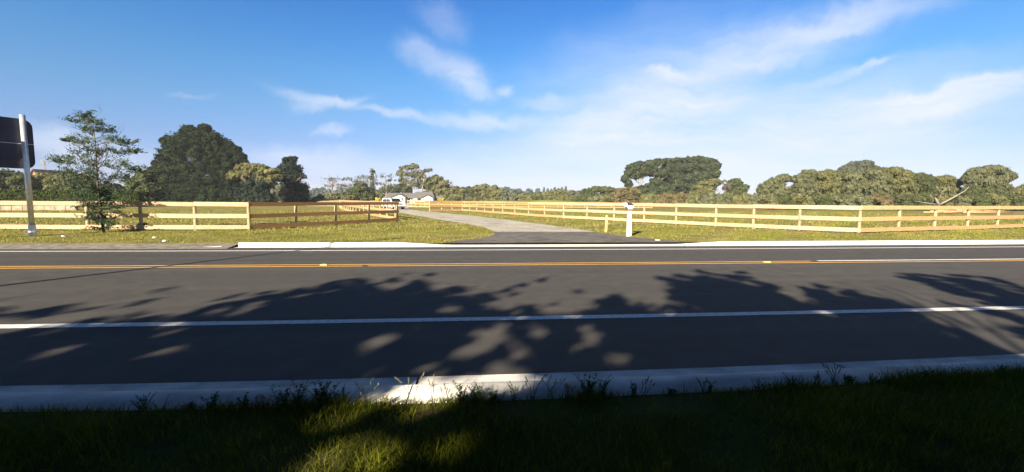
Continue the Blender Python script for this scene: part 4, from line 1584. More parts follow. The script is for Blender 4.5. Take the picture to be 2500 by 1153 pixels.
# behind the house
T('gum_tree', 'tall open crowned gum tree with pale trunks behind the house roof', 'tree', 215,
  [(990, 412, 18, 9), (1008, 408, 16, 8), (978, 424, 14, 8), (1000, 430, 22, 12), (1022, 424, 16, 12), (1030, 440, 14, 14), (985, 445, 12, 12), (1010, 452, 20, 14)], 'willow', 1004, leaf=.75, per=26, cr_frac=.36, core=.06,
  airy=.25, bark='bark_pale', nl=14, spread=.8, tr=.7, trunk_top=(1004, 412))
T('gum_tree', 'pale stemmed slender gum with a nearly bare crown over the house ridge', 'tree', 213,
  [(1030, 428, 12, 8), (1040, 418, 8, 6), (1050, 416, 6, 5), (1024, 445, 10, 8)], 'grey', 1028, leaf=.6, per=12, cr_frac=.4, core=0, airy=.3, bark='bark_pale', nl=14, spread=.7, tr=.6, trunk_top=(1036, 416))
T('tree', 'small green tree behind the middle of the house roof', 'tree', 212, [(976, 460, 14, 12), (992, 464, 12, 10), (968, 470, 9, 8)], 'mid', 980, leaf=.7, per=30, nl=3)
T('oak_tree', 'big round green tree at the right end of the house', 'tree', 216,
  [(1062, 442, 22, 14), (1040, 452, 16, 14), (1080, 452, 18, 14), (1068, 466, 26, 14), (1050, 474, 16, 12), (1090, 468, 13, 13), (1078, 480, 20, 9)], 'olive', 1066, leaf=.8, per=36, cr_frac=.26, core=.2, nl=5)
bare_tree('leafless grey tree at the right flank of the big round tree', 1098, 220, 438, [(1100, 448, 6, 5), (1106, 458, 6, 5)], 'twig', per=6, tr=.3)
T('garden_shrub', 'round yellow shrub beside the grey roofed outbuilding', 'shrub', 165, [(1074, 487.5, 5, 4), (1081, 487, 6, 4.5)], 'lime', 1078, leaf=.35, per=30, trunk=False)
line_specs = [
    ('round topped green tree first right of the outbuilding', 1118, [(1112, 466, 15, 11), (1128, 468, 14, 11), (1118, 480, 22, 10)], 'olive', 205),
    ('grey green tree second right of the outbuilding', 1150, [(1144, 464, 10, 9), (1156, 466, 12, 10), (1150, 480, 18, 11)], 'mid', 198),
    ('tall lumpy green tree third right of the outbuilding', 1178, [(1168, 460, 13, 9), (1184, 458, 13, 9), (1196, 464, 10, 9), (1178, 476, 24, 13)], 'olive', 195),
    ('pale olive tree with two stems fourth right of the outbuilding', 1210, [(1206, 460, 11, 8), (1214, 474, 18, 14), (1226, 466, 9, 8)], 'olive', 190),
    ('low grey green tree in the dip of the treeline', 1244, [(1236, 472, 14, 9), (1254, 474, 14, 10), (1246, 484, 22, 9)], 'grey', 186),
    ('small olive tree right of the dip in the treeline', 1282, [(1272, 480, 15, 8), (1292, 482, 16, 8)], 'olive', 176),
    ('broad olive tree under the thin skyline poplars', 1325, [(1314, 480, 15, 9), (1334, 478, 16, 10), (1322, 486, 22, 8)], 'olive', 172),
    ('cabbage tree clump with pale trunks in mid treeline', 1366, [(1354, 474, 13, 8), (1370, 470, 14, 8), (1384, 474, 12, 9), (1366, 484, 20, 8)], 'olive', 165),
    ('cabbage tree clump left of the low green dome', 1402, [(1396, 472, 12, 8), (1410, 474, 12, 8), (1402, 484, 16, 9)], 'grey', 162),
    ('low green dome tree over pale trunks', 1445, [(1436, 468, 18, 9), (1456, 464, 16, 9), (1445, 480, 24, 11)], 'mid', 160),
    ('flat green dome tree left of the brown bush', 1480, [(1472, 464, 18, 9), (1490, 466, 16, 9), (1480, 480, 24, 11)], 'mid', 158),
]
for lab, xb, lb, lm, D in line_specs:
    T('field_tree', lab, 'tree', D, lb, lm, xb, leaf=.6, per=34, cr_frac=.3, core=.15, nl=7, spread=.6, bark='bark_pale' if 'pale' in lab else 'bark', tr=.3)
T('garden_hedge', 'bright green rounded garden bush below the treeline, left one', 'bush', 150, [(1104, 488, 8, 5), (1116, 487, 9, 5)], 'mid', 1110, leaf=.35, per=30, trunk=False)
T('garden_hedge', 'bright green rounded garden bush below the treeline, right one', 'bush', 150, [(1146, 487, 10, 5.5), (1160, 488, 8, 5)], 'olive', 1150, leaf=.35, per=30, trunk=False)
T('bush', 'large golden brown bush in front of the pine copse at its left', 'bush', 140,
  [(1520, 470, 24, 14), (1545, 468, 18, 13), (1502, 480, 20, 12), (1535, 484, 26, 11)], 'brown', 1525, leaf=.55, per=36, cr_frac=.28, core=.25, nl=4)

# pine copse
cop = [
    ('leftmost leaning pine of the copse with open pale branches', 1560, [(1545, 412, 20, 12), (1560, 404, 20, 10), (1536, 422, 12, 12), (1572, 420, 18, 14), (1552, 430, 18, 10), (1526, 438, 9, 12), (1535, 450, 10, 12)], .1, 158),
    ('second pine of the copse with trunks showing below its crown', 1600, [(1590, 402, 22, 11), (1606, 398, 22, 11), (1590, 420, 22, 16), (1610, 424, 22, 16), (1604, 444, 18, 12), (1618, 458, 14, 12)], .12, 160),
    ('middle pine of the copse with a broad dark crown', 1645, [(1630, 396, 22, 9), (1650, 394, 22, 9), (1640, 415, 28, 15), (1656, 430, 22, 14), (1628, 438, 18, 12)], .2, 163),
    ('fourth pine of the copse, the tallest part of the dome', 1690, [(1685, 392, 24, 9), (1705, 390, 22, 9), (1690, 410, 28, 15), (1705, 425, 22, 14), (1678, 436, 18, 12)], .2, 160),
    ('rightmost pine of the copse with a rounded right edge', 1730, [(1726, 394, 20, 10), (1740, 404, 15, 14), (1732, 422, 20, 14), (1745, 425, 9, 9), (1722, 440, 16, 10)], .2, 157),
]
for lab, xb, lb, co, D in cop:
    lb = lb + [(xb - 8, 436, 18, 14), (xb + 10, 446, 18, 14), (xb, 460, 22, 10)] + [(xb + 12, 408, 18, 14), (xb - 12, 410, 18, 14), (xb + 14, 426, 16, 12)] if xb > 1620 else lb + [(xb + 6, 462, 16, 9)]
    T('pine_tree', lab, 'tree', D, lb, 'dark', xb, leaf=.5, per=44, cr_frac=.24, core=co + .1, aspect=2.0, nl=12, spread=.55, tr=.45, bark='bark_pale', group='pines of the flat topped copse', trunk_top=(xb + 4, 404))
T('bush', 'dark low undergrowth beneath the pine copse', 'bush', 156, [(1585, 460, 22, 12), (1625, 462, 24, 12), (1660, 458, 26, 16), (1700, 456, 22, 16), (1560, 472, 22, 12), (1600, 474, 26, 14), (1640, 476, 30, 14), (1690, 474, 30, 14)], 'dark', 1630, leaf=.6, per=34, core=.3, trunk=False)
T('bush', 'yellow green wind shaped bush over pale stems right of the copse', 'bush', 128, [(1725, 450, 22, 9), (1745, 446, 18, 8), (1704, 458, 18, 8)], 'olive', 1728, leaf=.45, per=34, cr_frac=.3, core=.1, nl=12, bark='bark_pale', trunk_top=(1730, 455), spread=.7)
T('tree', 'green dome shaped tree standing alone between copse and willows', 'tree', 130, [(1795, 446, 18, 11), (1782, 458, 16, 12), (1812, 460, 18, 10), (1798, 470, 26, 10)], 'mid', 1795, leaf=.5, per=36, cr_frac=.28, core=.2, nl=6)
bare_tree('thin twiggy tree between the wind shaped bush and the green dome', 1770, 128, 436, [(1768, 446, 8, 8), (1774, 458, 8, 8)], 'twig', per=10, tr=.15)
for j, (x, lab) in enumerate(((1585, 'rounded olive shrub at the left end of the flax row'), (1620, 'dry yellow brown flax clump second in the row'), (1655, 'dry yellow brown flax clump third in the row'), (1690, 'olive flax clump fourth in the row'),
                              (1728, 'green brown scrub clump fifth in the row'), (1766, 'green brown scrub clump sixth in the row'), (1806, 'green brown scrub clump seventh in the row'), (1842, 'grey green scrub clump at the foot of the willows'))):
    T('flax_clump', lab, 'bush', 118, [(x - 9, 484, 13, 9), (x + 9, 482 - (j % 3), 14, 10), (x, 490, 22, 8)], ('olive', 'brown', 'brown', 'olive', 'willow', 'willow', 'olive', 'willow')[j], x, leaf=.5, per=34, aspect=3.0, direc=(0, 0, 1), jit=.5,
      cr_frac=.3, core=.15, trunk=False)

# scrub row along the far side of the paddock, in front of the tree line
for j, x in enumerate(range(1285, 1500, 27)):
    T('scrub_bush', ('low olive scrub bush, number %s from the left in the row behind the long fence' % ('first', 'second', 'third', 'fourth', 'fifth', 'sixth', 'seventh', 'eighth')[j]).replace('number ', ''), 'bush', 135, [(x - 6, 487, 12, 7), (x + 8, 486, 12, 8)],
      ('olive', 'mid', 'willow', 'olive')[j % 4], x, leaf=.5, per=30, aspect=2.2, cr_frac=.3, core=.15, trunk=False)

# willow band at the right
wil = [
    ('first and lowest willow at the left end of the right hand band', 1892, [(1890, 450, 26, 18), (1912, 436, 22, 12), (1870, 462, 22, 16), (1900, 470, 34, 20)], 'willow', 92),
    ('second willow of the band, leaning right', 1962, [(1955, 438, 24, 14), (1975, 426, 24, 13), (1990, 442, 22, 18), (1960, 464, 34, 24)], 'willow', 90),
    ('third willow of the band with upright pale stems', 2025, [(2020, 428, 28, 14), (2042, 440, 24, 20), (2020, 460, 34, 26)], 'olive', 88),
    ('dark round tree rising behind the middle of the willow band', 2098, [(2090, 404, 26, 11), (2112, 402, 24, 11), (2070, 416, 24, 14), (2100, 424, 44, 20), (2135, 420, 20, 16)], 'grey', 112),
    ('fourth willow of the band below the dark round tree', 2085, [(2080, 432, 26, 12), (2100, 440, 30, 20), (2080, 464, 36, 26)], 'willow', 86),
    ('fifth willow, brown and twiggy in the middle of the band', 2138, [(2135, 424, 28, 14), (2150, 440, 26, 20), (2130, 464, 36, 26)], 'willow', 84),
    ('sixth willow of the band with a leaning bare limb', 2192, [(2180, 420, 30, 13), (2205, 430, 26, 16), (2195, 456, 36, 30)], 'olive', 85),
    ('seventh willow, dark green', 2240, [(2238, 436, 30, 14), (2262, 442, 24, 16), (2245, 466, 36, 24)], 'mid', 86),
    ('eighth willow behind the split trunk, feathery top', 2300, [(2285, 444, 22, 14), (2310, 438, 20, 10), (2330, 448, 16, 12), (2300, 470, 36, 20)], 'olive', 87),
    ('big pale brown willow standing apart at the right', 2408, [(2390, 424, 34, 16), (2425, 416, 34, 13), (2452, 432, 24, 18), (2370, 438, 22, 14), (2410, 446, 46, 18), (2440, 458, 30, 14)], 'willow', 84),
    ('dark low willow tree under the big pale brown willow', 2400, [(2375, 474, 26, 18), (2410, 474, 30, 18), (2440, 480, 26, 14)], 'mid', 83),
    ('green willow cut by the right edge of the photograph', 2500, [(2490, 474, 20, 18), (2520, 465, 26, 22), (2545, 455, 30, 28), (2600, 450, 40, 34)], 'olive', 82),
]
for lab, xb, lb, lm, D in wil:
    T('willow_tree', lab, 'tree', D, lb, lm, xb, leaf=.25, per=44, cr_frac=.18, core=.3, aspect=3.4, direc=(0, 0, 1), jit=.55, sc_leafj=.5, nl=12, spread=.6, tr=.22, bark='bark_pale', group='willow band at the right')
for j, (x, lm) in enumerate(((1870, 'willow'), (1915, 'mid'), (1955, 'olive'), (2000, 'mid'), (2050, 'willow'), (2100, 'willow'), (2150, 'brown'), (2200, 'mid'), (2245, 'mid'), (2290, 'olive'), (2335, 'willow'), (2385, 'mid'), (2430, 'olive'), (2475, 'mid'), (2520, 'olive'))):
    T('undergrowth_bush', 'low tangled bush at the foot of the willow band', 'bush', 80, [(x - 10, 486, 20, 12), (x + 14, 488, 18, 10)], lm, x, leaf=.32, per=34, aspect=2.4, cr_frac=.28, core=.2, trunk=False,
      group='low bushes at the foot of the willows')
# split fallen willow trunk
b0 = atd(2292, 502, 78)
b0[2] = .1
ft = empty('fallen_tree', tuple(b0))
tag(ft, 'split willow trunk with pale sprawling limbs at the foot of the right hand band', 'tree')
m_ = MB()
for pts, r_ in (([(2292, 503), (2288, 492), (2284, 484)], .5), ([(2292, 500), (2310, 492), (2335, 478), (2356, 466), (2366, 456)], .22), ([(2290, 500), (2270, 497), (2250, 494), (2232, 491)], .16),
                ([(2292, 494), (2296, 480), (2300, 468), (2316, 456)], .13), ([(2298, 478), (2292, 462), (2284, 452)], .09), ([(2288, 492), (2276, 484), (2270, 474)], .12), ([(2335, 478), (2330, 466), (2334, 456)], .09)):
    q = [atd(x, y, 78 - .4 * i) - b0 for i, (x, y) in enumerate(pts)]
    m_.tube(q, [.72 * r_ * (1 - .75 * i / (len(q) - 1)) for i in range(len(q))], 7)
m_.build('trunk', MAT['bark_pale'], ft, smooth=True)

# ------------------------------------------------------------------ roadside trees behind the camera, whose shade falls across the road
SH_UP = [(-2500, 800), (0, 812), (60, 798), (140, 790), (250, 766), (330, 735), (398, 698), (380, 724), (335, 755), (300, 778), (420, 762), (500, 738), (560, 720), (640, 712), (700, 705),
         (764, 696), (832, 680), (900, 676), (876, 696), (940, 684), (998, 660), (972, 678), (936, 706), (985, 694), (1054, 664), (1032, 684), (1080, 680), (1072, 700), (1164, 698), (1144, 720),
         (1220, 710), (1268, 690), (1336, 676), (1276, 702), (1216, 738), (1225, 752), (1300, 744), (1356, 738), (1292, 762), (1356, 768), (1432, 754), (1438, 738), (1378, 704), (1404, 708),
         (1440, 728), (1462, 724), (1496, 716), (1540, 732), (1600, 748), (1665, 763), (1620, 736), (1632, 700), (1590, 664), (1654, 680), (1640, 662), (1690, 670), (1700, 656), (1744, 670),
         (1816, 660), (1834, 680), (1874, 686), (1913, 708), (1985, 732), (1958, 698), (1992, 706), (1998, 688), (2068, 704), (2140, 718), (2205, 726), (2214, 744), (2262, 757), (2258, 772),
         (2356, 808), (2420, 838), (2482, 862), (2520, 880), (5200, 1000), (5200, 3000), (-2500, 3000)]
SH_MORE = [
    [(2188, 668), (2230, 664), (2300, 674), (2330, 668), (2420, 676), (2410, 668), (2500, 700), (3400, 830), (3400, 900), (2500, 756), (2420, 742), (2360, 724), (2300, 706), (2205, 684)],
    [(2300, 733), (2400, 748), (2500, 770), (3200, 900), (3200, 960), (2500, 822), (2440, 790), (2500, 800), (2420, 764), (2360, 748)],
    [(-2500, 640), (0, 752), (70, 752), (180, 738), (120, 752), (260, 745), (90, 772), (0, 782), (-2500, 730)],
]
SH_HOLES = [
    [(485, 772), (520, 748), (560, 734), (594, 728), (575, 744), (535, 762), (505, 774)],
    [(342, 866), (365, 850), (400, 845), (426, 846), (408, 862), (375, 874)],
    [(60, 868), (110, 850), (185, 838), (130, 862), (80, 878)], [(230, 770), (290, 762), (270, 776), (235, 780)],
    [(862, 864), (905, 838), (960, 812), (1015, 794), (990, 816), (930, 842), (885, 866)],
    [(1096, 850), (1140, 812), (1208, 790), (1262, 790), (1266, 826), (1215, 850), (1165, 866), (1108, 872)],
    [(1235, 852), (1290, 850), (1316, 866), (1300, 882), (1230, 884)],
    [(1412, 802), (1446, 798), (1464, 838), (1440, 848), (1418, 832)], [(1392, 800), (1412, 796), (1408, 814), (1392, 816)], [(1290, 796), (1330, 786), (1330, 808), (1305, 814)],
    [(1466, 866), (1500, 862), (1532, 874), (1524, 888), (1478, 884)],
    [(985, 912), (1008, 890), (1055, 888), (1058, 910)], [(1120, 912), (1140, 895), (1190, 892), (1186, 912)], [(1206, 910), (1222, 890), (1275, 888), (1284, 908)],
    [(1060, 700), (1080, 692), (1092, 700), (1070, 706)], [(1075, 756), (1100, 748), (1110, 758), (1085, 764)],
    [(140, 800), (190, 792), (230, 794), (190, 804)], [(350, 796), (385, 786), (415, 788), (400, 800)], [(0, 792), (50, 788), (70, 800), (0, 806)],
    [(1996, 768), (2014, 760), (2036, 764), (2030, 774)],
    [(905, 996), (985, 958), (1000, 925), (1100, 914), (1290, 910), (1325, 940), (1295, 958), (1180, 962), (1130, 980), (1000, 1000)],
    [(1000, 1022), (1060, 990), (1120, 980), (1170, 985), (1160, 1005), (1080, 1020)],
    [(806, 1040), (840, 1010), (895, 1002), (900, 1035), (860, 1052)],
    [(730, 1170), (780, 1118), (850, 1080), (900, 1058), (935, 1040), (1000, 1068), (1058, 1100), (1045, 1140), (960, 1175)],
    [(1098, 1098), (1140, 1062), (1190, 1044), (1225, 1062), (1160, 1106), (1120, 1112)],
    [(0, 970), (20, 955), (52, 950), (30, 975)], [(40, 1160), (70, 1125), (100, 1120), (100, 1150)],
]
def shade_trees():
    n = 190000
    gx = rng.uniform(-17, 17, n)
    gy = rng.uniform(-1.5, 10.6, n)
    px, py, dz = project(gx, gy, np.full(n, .03))
    beh = (dz < .5) | (gy < 2.0)
    jx = px + rng.normal(0, 2.5, n)
    jy = py + rng.normal(0, 1.2, n)
    ins = in_poly(jx, jy, SH_UP)
    for q in SH_MORE:
        ins |= in_poly(jx, jy, q)
    hol = np.zeros(n, bool)
    for q in SH_HOLES:
        hol |= in_poly(jx, jy, q)
    # ragged sprays: near the outline, thin out along strands that fan away from the trunks
    fx, fy = px - (px - 1250) * 0, py
    ang = np.arctan2(gx + 4.0 * np.round((gx + 2.0) / 5.0) * 0 - 5.2 * np.round(gx / 5.2), gy + 2.0)
    st = np.sin(ang * 60 + 3 * np.sin(gy * 2.1) + gx * 1.1) + .7 * np.sin(ang * 131 + gy * 3.3) + .5 * np.sin(gx * 9 + gy * 7)
    def mask(ax_, ay_):
        q_ = in_poly(ax_, ay_, SH_UP)
        for w in SH_MORE:
            q_ |= in_poly(ax_, ay_, w)
        for w in SH_HOLES:
            q_ &= ~in_poly(ax_, ay_, w)
        return q_
    near1 = np.zeros(n, bool)
    near2 = np.zeros(n, bool)
    for a_ in range(8):
        ca, sa = math.cos(a_ * math.pi / 4), math.sin(a_ * math.pi / 4)
        near1 |= ~mask(px + 20 * ca, py + 8 * sa)
        near2 |= ~mask(px + 55 * ca, py + 21 * sa)
    ins &= ~(near1 & (st < np.where(gy > 6.2, .3, -.1)))
    ins &= ~(near2 & (st < np.where(gy > 6.2, -.5, -1.15)))
    ins &= ~(hol & ((st < .95) | (gy < 3.9)))
    ins &= ~((st < -1.3) & (gy > 5.5) & (rng.uniform(0, 1, n) < .7))
    ins |= beh
    gx, gy = gx[ins], gy[ins]
    n = len(gx)
    G = np.stack([gx, gy, np.full(n, .03)], 1)
    trees = [(-25.5, -8.2), (-20.5, -7.0), (-15.6, -8.4), (-10.6, -7.2), (-5.8, -8.6), (-.8, -7.2), (4.2, -8.4), (9.0, -7.4)]
    TR = np.array([(x, y, 6.2) for x, y in trees])
    best = np.full(n, 1e9)
    bp = np.zeros((n, 3))
    bi = np.zeros(n, int)
    for k in range(16):
        zz = rng.uniform(2.6, 10.0, n)
        t = (zz - .03) / S[2]
        P = G + t[:, None] * S
        ok = P[:, 1] < -2.6
        for j in range(len(TR)):
            d = (P - TR[j]) / np.array([3.0, 2.6, 3.6])
            q = np.linalg.norm(d, axis=1) + rng.uniform(0, .55, n) + np.where(ok, 0, 50)
            m = q < best
            best[m] = q[m]
            bp[m] = P[m]
            bi[m] = j
    keep = best < 40
    bp, bi = bp[keep], bi[keep]
    names = ('far left', 'second from the left', 'third from the left', 'fourth from the left', 'fourth from the right', 'third from the right', 'second from the right', 'far right')
    for j, (x, y) in enumerate(trees):
        m = bi == j
        if m.sum() < 30:
            continue
        base = np.array([x, y, .08])
        root = empty('roadside_tree', tuple(base))
        tag(root, 'leafy roadside tree standing behind the viewer, %s of its row' % names[j], 'tree', 'roadside trees shading the near lane')
        mb = MB()
        limbs(mb, (0, 0, -.2), (.2, .1, 6.8), .17, 9, .75, seed=40 + j, depth=2, up=.9)
        mb.build('trunk', MAT['bark'], root, smooth=True)
        P = bp[m]
        V = leaf_quads(P, sph(len(P)) * .4 + S, rng.uniform(.09, .20, len(P)), 2.0, None, .6)
        emit_leaves('crown', V, rng.uniform(0, 1, len(P)), LEAF['shade'], root, base)
shade_trees()
a_ = empty('sky_block_hedge', (-6, -14.5, .08))  # added unseen hedge that keeps low sky light off the near lane
tag(a_, 'tall dense hedge added out of view behind the roadside trees to block low sky', 'hedge')
m_ = MB()
m_.box(-45, 45, -.9, .9, -.1, 5.6)
m_.build('inner_twigs', MAT['bark'], a_)
nh = 16000
P = np.stack([rng.uniform(-45.5, 45.5, nh), rng.uniform(-1.2, 1.2, nh), rng.uniform(.1, 6.0, nh)], 1)
P[:, 1] = np.where(rng.uniform(0, 1, nh) < .7, 1.0 + rng.normal(0, .12, nh), P[:, 1])
V = leaf_quads(P, np.tile([0, 1.0, .3], (nh, 1)), rng.uniform(.25, .5, nh), 1.6, None, .6)
emit_leaves('foliage', V, rng.uniform(0, 1, nh), LEAF['hedge'], a_, (0, 0, 0))

# street lamp whose long thin shadow crosses the left of the road
p_sh = np.array([*at(0, 698, 0), 0.0])
q_dir = -np.array([S[0], S[1], 0]) / math.hypot(S[0], S[1])
LB = p_sh - q_dir * 8.2
lampo = empty('street_lamp', (LB[0], LB[1], .08))
tag(lampo, 'tall slim street lamp on the near verge whose shadow crosses the road', 'street lamp')
m_ = MB()
LH = 16.0 * math.tan(SUN_EL)
m_.tube([(0, 0, -.2), (0, 0, LH * .5), (0, 0, LH)], [.10, .08, .05], 10)
m_.build('pole', MAT['galv'], lampo, smooth=True)
m_ = MB()
m_.tube([(0, 0, LH - .05), (.35, .35, LH + .25), (1.1, .9, LH + .35)], [.045, .04, .035], 8)
m_.build('arm', MAT['galv'], lampo, smooth=True)
m_ = MB()
m_.hexa([(1.0, .75, LH + .28), (1.7, 1.35, LH + .28), (1.6, 1.5, LH + .28), (.9, .95, LH + .28), (1.05, .8, LH + .42), (1.65, 1.33, LH + .40), (1.56, 1.44, LH + .40), (.96, .92, LH + .42)])
m_.build('lamp_head', MAT['galv'], lampo)

# ------------------------------------------------------------------ grass
def blades(name, X, Y, Z, hgt, wid, lean, mat, label, segs=2, tone=None):
    n = len(X)
    a = rng.uniform(0, 2 * math.pi, n)
    la = rng.uniform(0, 2 * math.pi, n)
    w = np.stack([np.cos(a), np.sin(a), 0 * a], 1) * (wid / 2)[:, None]
    ld = np.stack([np.cos(la), np.sin(la), 0 * la], 1) * (lean * hgt)[:, None]
    B0 = np.stack([X, Y, Z], 1)
    up = np.zeros((n, 3))
    up[:, 2] = hgt
    m1 = B0 + up * .5 + ld * .28
    t1 = B0 + up * .95 + ld
    V = np.stack([B0 - w, B0 + w, m1 + w * .8, m1 - w * .8, t1], 1).reshape(-1, 3)
    i = np.arange(n) * 5
    loops = np.stack([i, i + 1, i + 2, i + 3, i + 3, i + 2, i + 4], 1).ravel()
    fn = np.tile([4, 3], n)
    if tone is None:
        tone = rng.uniform(0, 1, n)
    o = np_mesh(name, V, fn, loops, mat, None, np.repeat(tone, 5))
    tag(o, label, 'grass', kind='stuff')
    return o


def pn(x, y, s, ph=0.0):
    return (np.sin(x * s + 1.7 + ph) * np.sin(y * s * 1.3 + .6 + ph) + .6 * np.sin(x * s * 2.3 - y * s * 1.9 + ph) + .4 * np.sin(x * s * 4.7 + y * s * 5.3 + 2 * ph)) / 2


# near verge
n = 125000
X = rng.uniform(-6.2, 7.2, n)
Y = 3.22 - (rng.uniform(0, 1, n) ** 1.1) * 2.4
back = curve_y(X, NB[0], NB[1]) - .02
Y = np.minimum(Y + .007 * X * X, back)
den = .5 + .5 * pn(X, Y, 2.1)
edge = np.clip((back - Y) / .35, 0, 1)
bare = (pn(X, Y, 1.1, 2.0) < -.1) & (edge < .9)
k = (rng.uniform(0, 1, n) < (.25 + .9 * den) * (.25 + .75 * edge)) & ~(bare & (rng.uniform(0, 1, n) < .75))
X, Y, den, edge = X[k], Y[k], den[k], edge[k]
hg = rng.uniform(.03, .10, len(X)) * (.6 + .9 * den)
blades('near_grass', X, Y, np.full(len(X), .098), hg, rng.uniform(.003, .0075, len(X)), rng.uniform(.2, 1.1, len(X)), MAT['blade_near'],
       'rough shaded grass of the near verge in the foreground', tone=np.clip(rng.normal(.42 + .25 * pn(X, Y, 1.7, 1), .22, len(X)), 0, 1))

n = 26000
X = rng.uniform(-6.4, 7.4, n)
cl_ = .5 + .5 * pn(X, X * .3, 2.6, 3)
pxs, _, _ = project(X, np.full(n, 3.2), np.full(n, .1))
hot = np.exp(-((pxs - 800) / 110) ** 2) + .9 * np.exp(-((pxs - 1440) / 50) ** 2) + .6 * np.exp(-((pxs - 1150) / 60) ** 2) + .6 * np.exp(-((pxs - 1940) / 60) ** 2) + .7 * (pxs > 2180) + .4 * np.exp(-((pxs - 560) / 90) ** 2)
Y = curve_y(X, NB[0], NB[1]) + .03 * cl_ - rng.exponential(.07, n)
k = rng.uniform(0, 1, n) < np.clip(.12 + .35 * (cl_ - .4) + .8 * hot, .04, 1)
X, Y, cl_, hot = X[k], Y[k], cl_[k], hot[k]
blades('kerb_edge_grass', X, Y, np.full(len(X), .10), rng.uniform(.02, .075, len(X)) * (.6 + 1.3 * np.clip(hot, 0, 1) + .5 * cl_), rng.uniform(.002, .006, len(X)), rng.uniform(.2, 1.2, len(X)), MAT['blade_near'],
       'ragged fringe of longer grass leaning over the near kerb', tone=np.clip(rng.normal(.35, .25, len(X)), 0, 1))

# far verge, in front of the fences
def far_grass(name, n, x0, x1, y0, y1, h0, h1, w0, w1, label, avoid=True, sy=1.0):
    X = rng.uniform(x0, x1, n)
    Y = y0 + (rng.uniform(0, 1, n) ** sy) * (y1 - y0)
    Y = np.maximum(Y, curve_y(X, FK[0] + .48, FK[1]))
    k = (rng.uniform(0, 1, n) < .55 + .6 * pn(X, Y, .7)) & (pn(X * .7, Y, 1.1, 4) > -.62)
    dl = np.interp(Y, [p[1] for p in [(-1.2, 15.3), (-.45, 16.4), (.35, 17.4), (.85, 18.6)] + DL], [p[0] for p in [(-1.2, 15.3), (-.45, 16.4), (.35, 17.4), (.85, 18.6)] + DL])
    dr = np.interp(Y, [p[1] for p in [(8.6, 15.4), (7.5, 16.3), (6.6, 17.7), (6.1, 19.1)] + DR], [p[0] for p in [(8.6, 15.4), (7.5, 16.3), (6.6, 17.7), (6.1, 19.1)] + DR])
    k &= (X < dl - .03) | (X > dr + .03)
    k &= ~((X < -8.3) & (Y < curve_y(X, FK[0] + .75, FK[1]) + .1 * np.sin(X * 2)))
    k &= ~(in_soil(X, Y) & (rng.uniform(0, 1, len(X)) < .85))
    X, Y = X[k], Y[k]
    m = len(X)
    hg = rng.uniform(h0, h1, m) * (.6 + .7 * np.clip(.5 + pn(X, Y, 1.3), 0, 1.2))
    blades(name, X, Y, hland(X, Y) - .01, hg, rng.uniform(w0, w1, m), rng.uniform(.3, 1.2, m), MAT['blade'], label,
           tone=np.clip(rng.normal(.52 + .34 * pn(X, Y, .55, 1), .2, m), 0, 1))
far_grass('verge_grass', 150000, -27, 30, 15.4, 22.5, .025, .085, .012, .024, 'sunlit mown grass of the far verge in front of the fences')
far_grass('paddock_grass', 120000, -50, 60, 21.5, 60, .05, .15, .03, .06, 'sunlit rough grass of the paddocks behind the fences', sy=1.3)

# weeds along the near kerb
def herb(root, h, nst, seed, lsz=.03, leafy=True):
    r_ = random.Random(seed)
    mb = MB()
    Pl, Nl, Dl_ = [], [], []
    heads = []
    for s_ in range(nst):
        a = r_.uniform(0, 6.28)
        ln = r_.uniform(.15, .6)
        p = np.array([r_.uniform(-.03, .03), r_.uniform(-.02, .02), -.01])
        hh = h * r_.uniform(.6, 1.0)
        pts = [p]
        for i in range(1, 6):
            t = i / 5
            pts.append(p + np.array([math.cos(a) * ln * hh * t * t, math.sin(a) * ln * hh * t * t, hh * t]) + np.array([r_.uniform(-.004, .004), r_.uniform(-.004, .004), 0]))
        mb.tube(pts, [.0022, .002, .0018, .0015, .0012, .0008], 4, cap=False)
        if leafy:
            for i in range(26):
                t = r_.uniform(.08, 1)
                k0 = min(4, int(t * 5))
                q = pts[k0] + (pts[k0 + 1] - pts[k0]) * (t * 5 - k0)
                b = r_.uniform(0, 6.28)
                dd = np.array([math.cos(b), math.sin(b), r_.uniform(.1, .9)])
                Pl.append(q + dd * lsz * .6)
                Dl_.append(dd)
                Nl.append(np.array([-dd[0] * .4, -dd[1] * .4, 1.0]))
        else:
            heads.append([])
            for i in range(14):
                q = pts[4] + (pts[5] - pts[4]) * (i / 13 * 1.2)
                heads[-1].append(q + np.array([r_.uniform(-.003, .003), r_.uniform(-.003, .003), 0]))
    mb.build('stem', MAT['weed'], root)
    if Pl:
        Pl, Nl, Dl_ = map(np.array, (Pl, Nl, Dl_))
        V = leaf_quads(Pl, Nl, lsz * rng.uniform(.6, 1.2, len(Pl)), 2.4, Dl_, .3)
        emit_leaves('foliage', V, rng.uniform(0, 1, len(Pl)), MAT['weed'], root, (0, 0, 0))
    for H in heads:
        H = np.array(H)
        V = leaf_quads(H, sph(len(H)), rng.uniform(.008, .014, len(H)), 3.0, np.tile([0, 0, 1.0], (len(H), 1)), .6)
        emit_leaves('seed_head', V, rng.uniform(0, 1, len(H)), MAT['seed'], root, (0, 0, 0))


